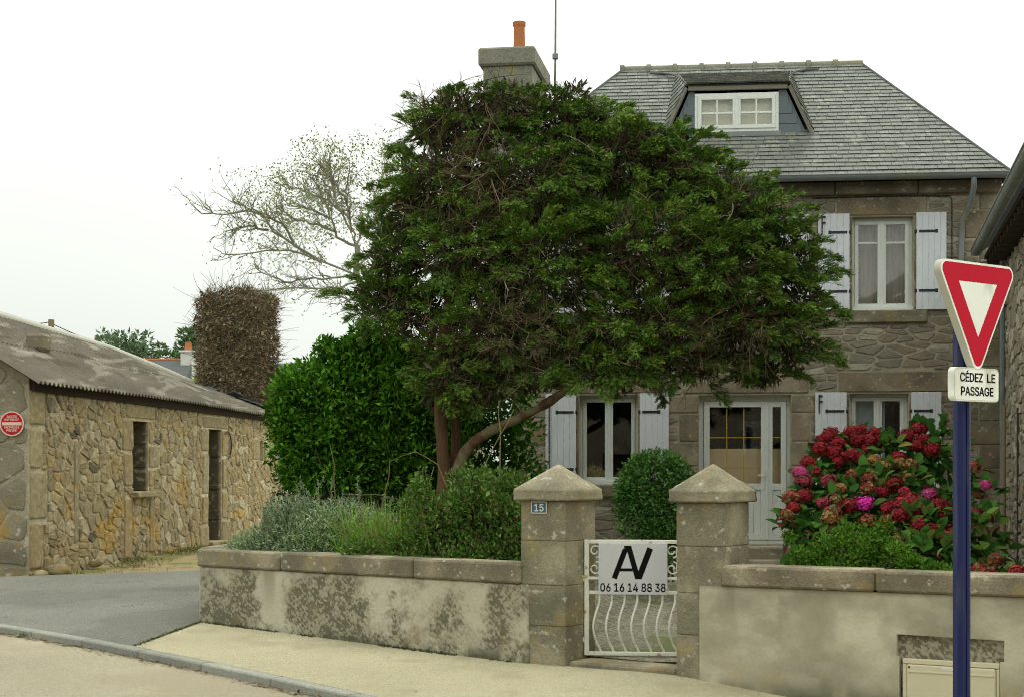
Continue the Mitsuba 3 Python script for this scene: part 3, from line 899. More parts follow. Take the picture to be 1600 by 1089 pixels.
# dried grass bunch on the sill of the left window
rd = np.random.default_rng(41)
mb = MB()
n = 420
p = np.tile([[-2.22, .36, 1.5]], (n, 1)) + rd.normal(0, [.05, .03, .01], (n, 3))
d = unit(rd.normal(0, [.7, .4, .1], (n, 3)) + [0, 0, 1])
mb.add(*leaves(p, d, unit(rd.normal(size=(n, 3))), rd.uniform(.12, .34, n), .012, np.array([.55, .48, .25]) * rd.uniform(.7, 1.2, (n, 1))))
put('dried_grass', mb, 'foliage', HF, False, 'color')
lab('dried_grass', 'bunch of pale dried grass behind the lower left window of the house', 'dried flowers')


def shutter(side, x0, x1, z0, z1, inner):
    """Plank shutter folded back on the wall; INNER: -1 when its hinge side is on the left, else 1."""
    key = K('stone_house__shutter')
    e = np.linspace(x0, x1, 6)
    for a_, b_ in zip(e[:-1], e[1:]):
        put(K(f'{key}__plank'), MB().box(a_ + .0008, b_ - .0008, -.062 + rh.uniform(0, .0012), -.034, z0, z1, .0035), 'paint_mat', HF)
    for z in (z0 + .27, z1 - .27):
        xa, xb = (x1 - .28, x1 - .035) if inner > 0 else (x0 + .035, x0 + .28)
        mb = MB().box(xa, xb, -.072, -.0625, z - .018, z + .018, .003)
        tip = xa if inner > 0 else xb
        mb.box(tip - .02, tip + .02, -.071, -.0625, z - .026, z + .026, .004)
        edge = x1 if inner > 0 else x0
        mb.box(edge - .012 if inner > 0 else edge - .02, edge + .02 if inner > 0 else edge + .012, -.066, -.0, z - .024, z + .024, .005)
        put(K(f'{key}__strap_hinge'), mb, 'iron', HF)
    if inner > 0:
        x = x0 + .055
        mb = MB().tube([(x, -.078, z0 + .02), (x, -.078, z1 - .03)], .009, 6) if side == 'full' else MB().tube([(x, -.078, z1 - .30), (x, -.078, z1 - .03)], .009, 6).tube([(x, -.078, z0 + .02), (x, -.078, z0 + .13)], .009, 6)
        for z in (z0 + .03, z1 - .05, z0 + .12, z1 - .13):
            mb.box(x, x + .05, -.085, -.063, z - .012, z + .012, .003)
        put(f'{key}__locking_bar', mb, 'iron', HF)
    return key


for nm in ('right_up', 'right_low', 'left_low', 'left_up', 'mid_up'):
    x0, x1, z0, z1 = OPEN[nm]
    zz0, zz1 = (3.985, 5.37) if nm.endswith('up') else (1.45, 2.82)
    shutter('full' if nm == 'left_low' else 'part', x0 - .49, x0 - .045, zz0, zz1, 1)
    shutter('', x1 + .03, x1 + .45, zz0, zz1, -1)

# door: fixed frame, big glazed leaf, narrow glazed leaf
d_ = 'stone_house__door'
x0, x1, z0, z1 = OPEN['door']
put(f'{d_}__frame', MB().box(x0, x1, .14, .22, z1 - .08, z1).box(x0, x0 + .07, .14, .22, z0, z1 - .08).box(x1 - .055, x1, .14, .22, z0, z1 - .08).box(x0, x1, .12, .22, z0, z0 + .05), 'pvc', HF)


def door_leaf(a_, b_, sw, gold):
    mb = MB()
    gz0, gz1 = z0 + .87, z1 - .17
    mb.box(a_, a_ + sw, .11, .18, z0 + .055, z1 - .085).box(b_ - sw, b_, .11, .18, z0 + .055, z1 - .085)
    mb.box(a_ + sw, b_ - sw, .11, .18, gz1, z1 - .085).box(a_ + sw, b_ - sw, .11, .18, gz0 - .09, gz0).box(a_ + sw, b_ - sw, .11, .18, z0 + .055, z0 + .16)
    put(K(f'{d_}__leaf'), mb, 'pvc', HF)
    n = max(1, round((b_ - a_ - 2 * sw) / .11))
    e = np.linspace(a_ + sw, b_ - sw, n + 1)
    for p_, q_ in zip(e[:-1], e[1:]):
        put(K(f'{d_}__panel'), MB().box(p_ + .002, q_ - .002, .128, .16, z0 + .16, gz0 - .09, .007), 'pvc', HF)
    put(K(f'{d_}__pane'), MB().add([[a_ + sw, .145, gz0], [b_ - sw, .145, gz0], [b_ - sw, .145, gz1], [a_ + sw, .145, gz1]], [[0, 1, 2, 3]]), 'pane_glass', HF)
    mb = MB()
    xsn = (1 / 3, 2 / 3) if gold > 1 else ()
    for f_ in xsn:
        x = a_ + sw + (b_ - a_ - 2 * sw) * f_
        mb.box(x - .007, x + .007, .15, .158, gz0, gz1, .002)
    for k in (1, 2):
        z = gz1 - .44 * k
        mb.box(a_ + sw, b_ - sw, .1585, .166, z - .007, z + .007, .002)
    put(K(f'{d_}__glazing_bars'), mb, 'gold_bar', HF)


door_leaf(x0 + .075, .265, .085, 2)
door_leaf(.27, x1 - .06, .075, 1)
lab(f'{d_}__glazing_bars', 'gold bars inside the glass')
put(f'{d_}__cover_strip', MB().box(.25, .285, .095, .108, z0 + .06, z1 - .09), 'pvc', HF)
put(f'{d_}__handle', MB().tube([(.225, .11, 1.63), (.225, .06, 1.63), (.13, .055, 1.63)], .011, 8).box(.205, .245, .1, .112, 1.42, 1.70, .01), 'pvc', HF)
drape(d_, 'blind', x0 + .1, x1 - .08, z0 + .2, z0 + 1.38, .34, .004, .3, 'sand_reflection')  # beige sheet behind the glass stands in for the reflected house opposite
put('door_step__slab', MB().box(-1.0, .95, -.55, .13, .36, .62, .025, (.2, .5)), 'granite', HF, False, 'uv')
put('door_step__tread', MB().box(-1.15, 1.1, -.95, -.555, .2, .45, .025, (.3, .4)), 'granite', HF, False, 'uv')
lab('door_step', 'grey stone step in front of the white glazed door', 'step')

# roof: front, back and two hipped ends; slates on the front
EX0, EX1, EY, EZH = -3.95, 3.62, -.34, 5.86
RX0, RX1, RY, RZ = -1.87, 1.86, 2.68, 8.2
BY = 5.6
m = MB()
V = np.array([(EX0, EY, EZH), (EX1, EY, EZH), (EX1, BY, EZH), (EX0, BY, EZH), (RX0, RY, RZ), (RX1, RY, RZ)], float)
F = [(0, 1, 5), (0, 5, 4), (1, 2, 5), (2, 3, 4), (2, 4, 5), (3, 0, 4)]
m.add(V, F).add(V - [0, 0, .05], [f[::-1] for f in F])
put('stone_house__roof', m, 'slate_gap', HF)
slope = np.array([0, RY - EY, RZ - EZH])
SL = np.linalg.norm(slope)
sl = slope / SL
nv = np.array([0, -sl[2], sl[1]])
DT = [(-.87, 7.42), (.60, 7.42)]     # dormer front, top edge
DB = [(-1.2, 6.68), (.95, 6.68)]
DY = .77
back_z, back_y = 8.03, RY - (RZ - 8.03) * (RY - EY) / (RZ - EZH)
notch = Polygon([(DB[0][0], (6.70 - EZH) / sl[2]), (DB[1][0], (6.70 - EZH) / sl[2]), (.74, (back_z - EZH) / sl[2]), (-1.01, (back_z - EZH) / sl[2])])


def slate_tone(rng):
    return (np.clip(rng.normal(.42, .11), 0, 1), .8 * rng.random())




def slate_plane(o, ex, up, nrm, poly, course, width, rng, th=.011):
    """Slates laid in courses over a polygon (in the plane's own axes); each is cut to the polygon, its tail lifted."""
    x0, y0, x1, y1 = poly.bounds
    out, r = [], 0
    while y0 + r * course < y1 - .01:
        s0 = y0 + r * course - (.05 if r == 0 else 0)
        L = course * 1.5
        x = x0 - width * ((r % 2) * .5 + rng.uniform(0, .12))
        while x < x1:
            w = width * rng.uniform(.9, 1.08)
            j = rng.normal(0, .004)
            g_ = sbox(x + .0025, s0 + j, x + w - .0025, s0 + L).intersection(poly.buffer(.02))
            x += w
            if g_.geom_type != 'Polygon' or g_.area < .12 * width * course:
                continue
            head = sbox(x - w, s0, x, s0 + course)
            if poly.intersection(head).area < .15 * head.area:
                continue
            q = np.array(shapely.geometry.polygon.orient(g_).exterior.coords)[:-1]
            n = len(q)
            lift = .004 + (th + .012) * (1 - (q[:, 1] - s0) / L) + rng.uniform(0, .003)
            top = o + q[:, :1] * ex + q[:, 1:] * up + lift[:, None] * nrm
            bot = top - th * nrm
            k = np.arange(n)
            kn = (k + 1) % n
            f = [(0, i, i + 1) for i in range(1, n - 1)] + [(n, n + i + 1, n + i) for i in range(1, n - 1)]
            f += [(a_, a_ + n, b_ + n) for a_, b_ in zip(k, kn)] + [(a_, b_ + n, b_) for a_, b_ in zip(k, kn)]
            out.append((x - w / 2, s0, np.vstack([top, bot]), np.array(f)))
        r += 1
    return out


trap = Polygon([(EX0, 0), (EX1, 0), (RX1, SL - .02), (RX0, SL - .02)]).difference(notch)
cand = slate_plane(np.array([0, EY, EZH]), np.array([1.0, 0, 0]), sl, nv, trap, .126, .168, rh, th=.008)
# those that stand clear of the tree, the nearest first
seen = lambda c: c[0] > (.4 - .55 * max(0, c[1] - .5) if c[1] < 2.2 else -1.9)
cand.sort(key=lambda c: (not seen(c), c[1]))
bulk = MB()
for k, (x, s0, v, f) in enumerate(cand):
    if k < 300:
        put(K('stone_house__roof__slate'), MB().add(v, f, slate_tone(rh)), 'slate_mat', HF, False, 'uv')
    else:
        bulk.add(v, f, slate_tone(rh))
put('stone_house__roof__more_slates', bulk, 'slate_mat', HF, False, 'uv')
lab('stone_house__roof__more_slates', kind='stuff')
# hip edges: cut slates in a double row
for x0h, x1h in ((EX0, RX0), (EX1, RX1)):
    p0, p1 = np.array([x0h, EY, EZH + .02]), np.array([x1h, RY, RZ + .02])
    put(K('stone_house__roof__hip'), MB().tube(np.linspace(p0, p1, 30), .022, 6), 'far_slate', HF)
n = 9
xs = np.linspace(RX0 - .05, RX1 + .05, n + 1)
for a_, b_ in zip(xs[:-1], xs[1:]):
    mb = MB()
    t = np.linspace(-.35, np.pi + .35, 12)
    ring = lambda r: [(r * math.cos(q), r * math.sin(q)) for q in t]
    pr = Polygon(ring(.088) + ring(.070)[::-1])
    for (u0, u1, k) in ((a_, b_ - .0, 1.0), (a_ - .035, a_ + .035, 1.28)):
        mm = trimesh.creation.extrude_polygon(shapely.affinity.scale(pr, k, k, origin=(0, 0)), u1 - u0, engine='earcut')
        v = np.array(mm.vertices)
        mb.add(np.stack([u0 + v[:, 2], RY + v[:, 0], RZ - .045 + v[:, 1]], 1), mm.faces, (rh.random(), .2))
    put(K('stone_house__roof__ridge_tile'), mb, 'cement_mat', HF)
# gutter and downpipe
gp_ = Polygon([(.075 * math.cos(q), .075 * math.sin(q)) for q in np.linspace(np.pi, 2 * np.pi, 12)] + [(.068 * math.cos(q), .068 * math.sin(q)) for q in np.linspace(2 * np.pi, np.pi, 12)])
mm = trimesh.creation.extrude_polygon(gp_, EX1 - EX0 - .06, engine='earcut')
v = np.array(mm.vertices)
put('stone_house__gutter', MB().add(np.stack([EX0 + .03 + v[:, 2], EY - .06 + v[:, 0], EZH - .005 + v[:, 1]], 1), mm.faces).tube([(EX0 + .03, EY - .135, EZH - .004), (EX1 - .03, EY - .135, EZH - .004)], .011, 6), 'zinc_mat', HF, 40)
put('stone_house__downpipe', MB().tube([(3.1, EY - .06, 5.79), (3.1, EY - .06, 5.66), (3.08, -.22, 5.45), (3.0, -.085, 5.25), (2.98, -.08, 4.9), (2.98, -.08, .55)], .042, 10).tube([(2.98, -.08, 4.55), (2.98, -.08, 4.60)], .052, 10), 'zinc_mat', HF, 50)
put('stone_house__cable', MB().tube([(.9, -.03, 5.6), (2.0, -.03, 5.61), (2.83, -.03, 5.6), (2.86, -.03, 5.55), (2.86, -.03, 4.6), (2.9, -.03, 3.9)], .009, 5), 'iron', HF)

# dormer: trapezoid front, own small roof, cheeks
dm = 'stone_house__dormer'
fp = Polygon([DB[0], DB[1], DT[1], DT[0]])
wx0, wx1, wz0, wz1 = -.77, .47, 6.74, 7.32
put(f'{dm}__cheek', MB().slab(Polygon([(DB[0][0] + .07, 6.70), (wx0, 6.70), (wx0, 7.36), (DT[0][0] + .02, 7.36)]), DY, DY + .05), 'blue_slate', HF)
put(K(f'{dm}__cheek') + '_001', MB().slab(Polygon([(wx1, 6.70), (DB[1][0] - .07, 6.70), (DT[1][0] - .02, 7.36), (wx1, 7.36)]), DY, DY + .05), 'blue_slate', HF)
for sgn, xw, xb, xt in ((-1, wx0, DB[0][0] + .08, DT[0][0] + .03), (1, wx1, DB[1][0] - .08, DT[1][0] - .03)):
    for z in (6.84, 6.99, 7.14, 7.27):
        xe = xb + (xt - xb) * (z - 6.7) / .66
        a_, b_ = min(xw, xe), max(xw, xe)
        if b_ - a_ > .03:
            put(K(f'{dm}__cheek_slate'), MB().box(a_, b_, DY - .014, DY - .002, z - .14, z, .002), 'blue_slate', HF)
put(f'{dm}__sill', MB().box(wx0 - .03, wx1 + .03, DY - .09, DY + .02, 6.66, 6.735, .006), 'zinc_mat', HF)
casement(f'{dm}', wx0, wx1, wz0, wz1, DY - .035, transom=(wz0 + wz1) / 2 - .01, bars=(.5,))
put(f'{dm}__blind', MB().box(wx0 + .05, wx1 - .05, DY + .075, DY + .085, wz0 + .03, wz1 - .03), 'cream_blind', HF)
# barge edges and planes of the dormer roof
th = .03
over = DY - .07
fl, fr_ = np.array([DT[0][0] - .03, over, 7.455]), np.array([DT[1][0] + .03, over, 7.455])
bl, br = np.array([-1.03, back_y, back_z + .02]), np.array([.76, back_y, back_z + .02])
ml, mr = np.array([DB[0][0] - .06, over, 6.66]), np.array([DB[1][0] + .05, over, 6.66])
V = np.array([fl, fr_, br, bl, ml, mr])
inset = V - [0, 0, th]
F = [(0, 1, 2), (0, 2, 3), (0, 3, 4), (1, 5, 2)]
edges = [(0, 1), (1, 5), (4, 0)]
E_ = [(a_, b_ + 6, b_) for a_, b_ in edges] + [(a_, a_ + 6, b_ + 6) for a_, b_ in edges]
put(f'{dm}__roof', MB().add(np.vstack([V, inset]), F + [tuple(np.array(f[::-1]) + 6) for f in F] + E_), 'slate_gap', HF)
for p_, q_, nm in ((ml, fl, 'left'), (mr, fr_, 'right')):
    d3 = q_ - p_
    sd = unit(np.cross(d3, [0, 1, 0]))
    pts = []
    put(K(f'{dm}__barge_board'), MB().tube([p_ + [0, .012, -.05], q_ + [0, .012, -.05]], .036, 4), 'grey_timber', HF)
put(f'{dm}__fascia', MB().box(DT[0][0] - .0, DT[1][0] + .0, over + .0, over + .05, 7.36, 7.425, .006), 'grey_timber', HF)
nt = unit(np.cross(fr_ - fl, bl - fl))
up_t = unit(np.array([0, back_y - over, back_z - 7.455]))
Lt = np.linalg.norm([back_y - over, back_z - 7.455])
for x, s0, v, f in slate_plane(np.array([0, over, 7.455]), np.array([1.0, 0, 0]), up_t, nt if nt[2] > 0 else -nt, Polygon([(fl[0], -.03), (fr_[0], -.03), (br[0], Lt), (bl[0], Lt)]), .115, .155, rh, th=.007):
    put(K(f'{dm}__slate'), MB().add(v, f, (np.clip(rh.normal(.3, .2), 0, 1), .5 + .5 * rh.random())), 'slate_mat', HF, False, 'uv')
for a3, b3, c3 in ((mr, fr_, br), (ml, fl, bl)):
    n3 = unit(np.cross(b3 - a3, c3 - a3))
    n3 = n3 if n3[2] > 0 else -n3
    e1 = unit(np.cross([0, 0, 1.0], n3))
    e2 = np.cross(n3, e1)
    q = np.array([[(w_ - a3) @ e1, (w_ - a3) @ e2] for w_ in (a3, b3, c3)])
    for x, s0, v, f in slate_plane(a3, e1, e2, n3, Polygon(q), .12, .155, rh, th=.007):
        put(K(f'{dm}__side_slate'), MB().add(v, f, slate_tone(rh)), 'slate_mat', HF, False, 'uv')
for sg, xo in ((1, -.135), (-1, -.135)):
    pts = [(xo + sg * x, y, EZH + (y - EY) * (RZ - EZH) / (RY - EY) + .03 + dz) for x, y, dz in ((1.34, 2.47, .0), (1.14, 2.44, .015), (.96, 2.34, .04), (.84, 2.14, .08), (.79, 1.95, .12))]
    put(K(f'{dm}__valley'), MB().tube(resample(pts, 10, rh, 0), .018, 5), 'valley_shadow', HF)  # dark tube paints the shadow line along the swept valley
lab(dm, 'slate dormer with a white eight-pane window')

# chimney, with its own slight turn, and the pot
CF = Frame(-.514, 25.2, 9.0)
ch = 'stone_house__chimney'
put(ch, MB().box(.05, .83, .05, 1.75, 4.0, 8.07, .02), 'cement_mat', CF)
put(f'{ch}__cap', MB().box(-.02, .885, -.02, 1.82, 8.06, 8.345, .03), 'cement_mat', CF)
prof = [(.0, 8.34), (.095, 8.34), (.088, 8.78), (.103, 8.80), (.103, 8.86), (.082, 8.86), (.07, 8.5), (.0, 8.5)]
mm = trimesh.creation.revolve(np.array(prof), sections=20)
put(f'{ch}__pot', MB().add(np.array(mm.vertices) + [.56, .5, 0], mm.faces), 'terracotta', CF, 40)
mp = [(.70, 26.2, 6.6), (.705, 26.2, 8.0), (.715, 26.2, 9.2), (.722, 26.2, 10.6)]
put('antenna_mast__pole', MB().tube(mp, [.022, .02, .016, .012], 8), 'grey_timber')
put('antenna_mast__junction_box', MB().box(.66, .755, 26.15, 26.23, 8.42, 8.51, .01), 'zinc_mat')
put('antenna_mast__aerial', MB().tube([(.72, 26.2, 10.6), (.73, 26.2, 12.2)], .008, 6).tube([(.3, 26.2, 10.9), (1.15, 26.2, 10.9)], .008, 6), 'zinc_mat')
lab('antenna_mast', 'thin aerial mast with a small box, beside the house chimney', 'antenna')
lab('stone_house', 'two-storey stone house with a slate hipped roof and white shutters', 'house')

# ---------------------------------------------------------------- the neighbouring building on the right
NF = Frame(6.93, 22.5, 102.3)
rn = np.random.default_rng(51)
nb = 'neighbour_building'
nwall = sbox(-1.2, .1, 9.5, 4.62)
put(f'{nb}__wall', MB().slab(nwall, 0, .5), 'house_mortar', NF)
nw = lambda p: p.area / (22.5 - p.centroid.x) ** 2 * (1 if p.centroid.x < 7 else .05)
stones(f'{nb}__wall', rubble(nwall, .24, .13, .022, rn, jit=.42, drop=.32, rnd=.2), 'house_stone', NF, rn, .026, nw, 0, lambda c: (np.clip(rn.normal(.35, .25), 0, 1), rn.random()))
put(f'{nb}__far_wall', MB().box(.0, .4, .505, 5, .1, 4.62), 'house_mortar', NF)
put(f'{nb}__soffit', MB().box(.02, 9.5, -.28, .02, 4.66, 4.72), 'dark_timber', NF)
for k in np.arange(.2, 9.4, .45):
    put(K(f'{nb}__rafter_end'), MB().box(k, k + .08, -.26, -.002, 4.56, 4.655, .006), 'dark_timber', NF)
put(f'{nb}__roof', MB().add([[0.3, -.33, 4.74], [9.5, -.33, 4.74], [9.5, 4, 7.6], [.3, 4, 7.6], [0.3, -.33, 4.80], [9.5, -.33, 4.80], [9.5, 4, 7.66], [.3, 4, 7.66]], [(0, 1, 2, 3), (7, 6, 5, 4), (0, 4, 5, 1), (0, 3, 7, 4), (1, 5, 6, 2)]), 'far_slate', NF)
mm = trimesh.creation.extrude_polygon(shapely.affinity.scale(gp_, 1.05, 1.05, origin=(0, 0)), 9.4, engine='earcut')
v = np.array(mm.vertices)
put(f'{nb}__gutter', MB().add(np.stack([.0 + v[:, 2], -.38 + v[:, 0], 4.80 + v[:, 1]], 1), mm.faces).tube([(.0, -.46, 4.80), (9.4, -.46, 4.80)], .012, 6), 'zinc_mat', NF, 40)
put(f'{nb}__gutter__end_cap', MB().box(-.006, -.001, -.46, -.30, 4.72, 4.80, .001), 'zinc_mat', NF)
for k in np.arange(.6, 9.2, 1.1):
    put(K(f'{nb}__gutter__joint'), MB().tube([(k, -.38, 4.795), (k + .03, -.38, 4.795)], .083, 14), 'zinc_mat', NF, 40)
put(f'{nb}__drain_pipe', MB().tube([(.35, -.06, 4.7), (.35, -.06, .4)], .04, 8), 'zinc_mat', NF, 40)
lab(nb, 'rubble stone building at the right edge with a sloping zinc gutter', 'building')
put('leaning_post', MB().tube([(6.36, 20.7, .4), (6.41, 20.85, 1.6), (6.46, 21.0, 2.55)], [.035, .03, .025], 7), 'old_timber', None, True)
lab('leaning_post', 'slim weathered post leaning against the wall of the right-hand building', 'post')
put('leaning_board', MB().box(0, .22, 0, .04, .4, 2.5, .005), 'dark_timber', Frame(6.40, 20.3, 80))
lab('leaning_board', 'dark plank standing against the right-hand building behind the hydrangea', 'plank')

# ---------------------------------------------------------------- garden wall, gate pillars, gate
rw_ = np.random.default_rng(61)
LF = Frame(-3.295, 16.88, 38)
put('garden_wall__render', MB().box(0, 4.36, 0.0, .30, -.3, .69, .012), 'old_render', LF)
put('garden_wall__footing', MB().box(3.55, 4.27, -.012, .1, -.3, .36, .012, (.3, .5)), 'granite', LF, False, 'uv') if False else None
e = [-.02, 1.24, 3.02, 4.30]
for a_, b_ in zip(e[:-1], e[1:]):
    put(K('garden_wall__coping_stone'), MB().box(a_ + .004, b_ - .004, -.035, .335, .695, .875 + rw_.uniform(-.004, .004), .018, (.15 + .2 * rw_.random(), .5)), 'granite', LF, False, 'uv')
lab('garden_wall', 'low garden wall with black mould stains left of the gate', 'wall')
SFm = Frame(-3.295 + .19, 16.88 + .24, -82)
put('side_wall__render', MB().box(0.08, 7.0, 0.0, .28, -.3, .69, .012), 'old_render', SFm)
for a_, b_ in ((.12, 2.4), (2.41, 4.7), (4.71, 7.0)):
    put(K('side_wall__coping_stone'), MB().box(a_ + .004, b_ - .004, -.035, .30, .695, .87, .018, (.2, .5)), 'granite', SFm, False, 'uv')
lab('side_wall', 'low wall going back along the driveway, behind the mouldy front wall', 'wall')

RF = Frame(1.73, 13.18, 29)
body = sbox(-.2, -.6, 4.6, .745)
rec = Polygon([(1.45, .425), (2.27, .415), (2.27, .25), (2.24, .25), (2.24, -.6), (1.47, -.6), (1.47, .25), (1.45, .25)])
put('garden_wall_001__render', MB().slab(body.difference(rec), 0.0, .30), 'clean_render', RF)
put('garden_wall_001__recess', MB().box(1.40, 2.32, .055, .29, -.6, .44, .004), 'old_render', RF)
for a_, b_ in ((.0, 1.285), (1.285, 2.95), (2.95, 4.6)):
    put(K('garden_wall_001__coping_stone'), MB().box(a_ + .004, b_ - .004, -.035, .335, .75, .925 if False else .915 + rw_.uniform(-.004, .004), .018, (.25 + .3 * rw_.random(), .3)), 'granite', RF, False, 'uv')
lab('garden_wall_001', 'low garden wall of smooth beige render with a recess, right of the gate', 'wall')
used['garden_wall'] = 2
mbx = 'meter_box'
put(f'{mbx}__door', MB().box(1.53, 2.205, -.004, .03, -.55, .195, .008), 'meter_cream', RF)
put(f'{mbx}__frame', MB().box(1.495, 2.235, .008, .052, .198, .238, .006).box(1.495, 1.527, .012, .052, -.55, .196, .005).box(2.208, 2.235, .012, .052, -.55, .196, .005), 'meter_cream', RF)
put(f'{mbx}__label_plate', MB().box(1.80, 1.94, -.008, -.0045, .165, .187, .001), 'white_wash', RF)
put(f'{mbx}__lip', MB().box(1.54, 2.195, -.012, -.0045, .135, .150, .003), 'meter_cream', RF)
put(f'{mbx}__screw', MB().tube([(1.55, -.0045, .175), (1.55, -.010, .175)], .008, 8), 'iron', RF)
lab(mbx, 'cream utility meter cabinet set into the wall recess behind the sign post', 'meter cabinet')


def pillar(key, fr, w, dep, z0, courses, label):
    for k, (a_, b_, x0, x1) in enumerate(courses):
        put(K(f'{key}__block'), MB().box(x0, x1, 0 + rw_.uniform(-.003, .003), dep, a_ + .0015, b_ - .0015, .006, (rw_.uniform(.0, .3), rw_.uniform(.25, .6))), 'granite', fr, False, 'uv')
    put(f'{key}__core', MB().box(.015, w - .015, .015, dep - .015, z0, 1.43, .004, (.2, .9)), 'granite', fr, False, 'uv')
    o = .055
    v = [(-o, -o, 1.435), (w + o, -o, 1.435), (w + o, dep + o, 1.435), (-o, dep + o, 1.435), (-o, -o, 1.535), (w + o, -o, 1.535), (w + o, dep + o, 1.535), (-o, dep + o, 1.535)]
    f = [(0, 1, 5, 4), (1, 2, 6, 5), (2, 3, 7, 6), (3, 0, 4, 7), (3, 2, 1, 0)]
    # pyramid with softened, slightly uneven faces
    hulls = trimesh.Trimesh(v + [(w / 2, dep / 2, 1.765)], np.vstack([np.array(f)[:, [0, 1, 2]], np.array(f)[:, [0, 2, 3]], [(4, 5, 8), (5, 6, 8), (6, 7, 8), (7, 4, 8)]]), process=False)
    mm = hulls.subdivide().subdivide().subdivide()
    vv = np.array(mm.vertices)
    sm = trimesh.Trimesh(vv, mm.faces, process=True)
    trimesh.smoothing.filter_taubin(sm, iterations=4)
    vv = np.array(sm.vertices)
    vv = vv + (meshkit.fbm(fr(vv) * 22, 3)[:, None] - .5) * np.array([.02, .02, .016])
    put(f'{key}__cap', MB().add(vv, sm.faces, (.2, .85)), 'granite', fr, 25 if False else True, 'uv')
    lab(key, label, 'gate pillar')


PL = Frame(.079, 14.25, 33)
PR = Frame(1.378, 13.41, 33)
pillar('gate_pillar', PL, .46, .53, -.25, [(-.25, .33, .20, .46), (.33, .69, .03, .46), (.69, 1.08, 0, .46), (1.08, 1.435, 0, .46)], 'stone gate pillar with the small blue number plate, left of the white gate')
pillar('gate_pillar_001', PR, .42, .53, -.25, [(-.25, .33, .0, .215), (.33, .68, 0, .40), (.68, 1.07, 0, .42), (1.07, 1.435, 0, .42)], 'stone gate pillar right of the white gate, without a number plate')
put('gate_pillar_001__side_render', MB().box(.222, .42, .02, .3, -.5, .325, .006), 'clean_render', PR)
PN = PL
put('number_plate__plate', MB().box(.12, .275, -.012, -.004, 1.325, 1.425, .003), 'enamel_blue', PN)
rim = sbox(.117, 1.322, .278, 1.428).difference(sbox(.124, 1.329, .271, 1.421))
put('number_plate__border', MB().slab(rim, -.014, -.0055), 'white_wash', PN)
put('number_plate__numerals', MB().add(*words('15', .062, .198, 1.343, -.0125, .002)), 'white_wash', PN)
lab('number_plate', 'small dark blue house number plate reading 15 on the left gate pillar', 'number plate')
STEP = Frame(.465, 14.0, 33)
put('gate_step', MB().box(.02, 1.07, .02, .62, -.3, .03, .02, (.3, .6)), 'granite', STEP, False, 'uv')
lab('gate_step', 'worn stone sill under the white gate between the two pillars', 'step')

GFm = Frame(.645, 14.27, 6, .055)
ga = 'garden_gate'
GW, GH = 1.0, 1.03
put(f'{ga}__frame', MB().box(0, .042, -.02, .02, 0, GH, .004).box(GW - .042, GW, -.02, .02, 0, GH, .004)
    .box(.042, GW - .042, -.017, .017, GH - .034, GH, .004).box(.042, GW - .042, -.017, .017, .0, .034, .004), 'gate_paint', GFm)
put(f'{ga}__rail', MB().box(.042, GW - .042, -.013, .013, .545, .575, .003), 'gate_paint', GFm)
put(f'{ga}__rail_001', MB().box(.042, GW - .042, -.013, .013, .675, .70, .003), 'gate_paint', GFm)
used[f'{ga}__rail'] = 2
put(f'{ga}__hinge', MB().box(-.05, .0, -.015, .015, .66, .70, .004).box(-.05, 0, -.015, .015, .12, .16, .004), 'gate_paint', GFm)
for k in range(8):
    x = .135 + k * .112
    zz = np.linspace(.545, .034, 22)
    t = (.545 - zz) / .511
    off = -.052 * np.sin(np.pi * np.clip((t - .12) / .88, 0, 1)) ** 1.3 + .014 * np.clip((t - .85) / .15, 0, 1)
    yo = -.055 * np.sin(np.pi * np.clip((t - .1) / .9, 0, 1)) ** 1.5
    put(K(f'{ga}__bar'), MB().tube(np.stack([x + off, yo, zz], 1), .0105, 7), 'gate_paint', GFm, 60)


def spiral(cx, cz, r0, turns, sx, sz, start):
    t = np.linspace(0, 1, 30)
    r = r0 * (1 - .75 * t)
    a_ = start + t * turns * 2 * np.pi
    return np.stack([cx + sx * r * np.cos(a_), t * 0, cz + sz * r * np.sin(a_)], 1)


for cx, sx in ((.095, 1), (.87, -1), (.78, 1)):
    mb = MB()
    for cz, sz in ((.93, 1), (.775, -1)):
        mb.tube(spiral(cx, cz, .062, 1.25, sx, sz, -1.4), .007, 6)
    put(K(f'{ga}__scroll'), mb, 'gate_paint', GFm, 60)
put(f'{ga}__latch', MB().box(-.03, .03, -.03, -.021, .69, .715, .003), 'brass', GFm)
lab(ga, 'white iron garden gate with wavy bars between the two pillars', 'gate')
sb = 'sale_board'
put(f'{sb}__board', MB().box(.128, .738, -.034, -.022, .545, 1.0, .002), 'board_paint', GFm)


def stroke(pts, w):
    return LineString(pts).buffer(w / 2, cap_style='flat', join_style='mitre')


A_ = unary_union([stroke([(.268, .688), (.366, .945)], .046), stroke([(.356, .955), (.400, .955), (.474, .695)], .046), stroke([(.455, .70), (.512, .70)], .032), stroke([(.489, .70), (.586, .957)], .052), stroke([(.31, .765), (.43, .765)], .026)])
put(f'{sb}__letters', MB().slab(A_, -.0365, -.0342), 'black_print', GFm)
for k, two in enumerate(('06', '16', '14', '88', '38')):
    put(K(f'{sb}__digit_pair'), MB().add(*words(two, .072, .433 + (k - 2) * .1215, .572, -.0345, .002, bold=True, wide=.093)), 'black_print', GFm)
lab(sb, 'grey board with black letters AV and a phone number on the white gate', 'sign board')

# ---------------------------------------------------------------- give way sign
YF = Frame(2.595, 8.92, -38)
ys = 'give_way_sign'


def tri(s_, r, oz=0.0):
    hgt = s_ * .8660254
    p = Polygon([(-s_ / 2, 0), (s_ / 2, 0), (0, -hgt)])
    return shapely.affinity.translate(p.buffer(-r).buffer(r, quad_segs=8), 0, oz)


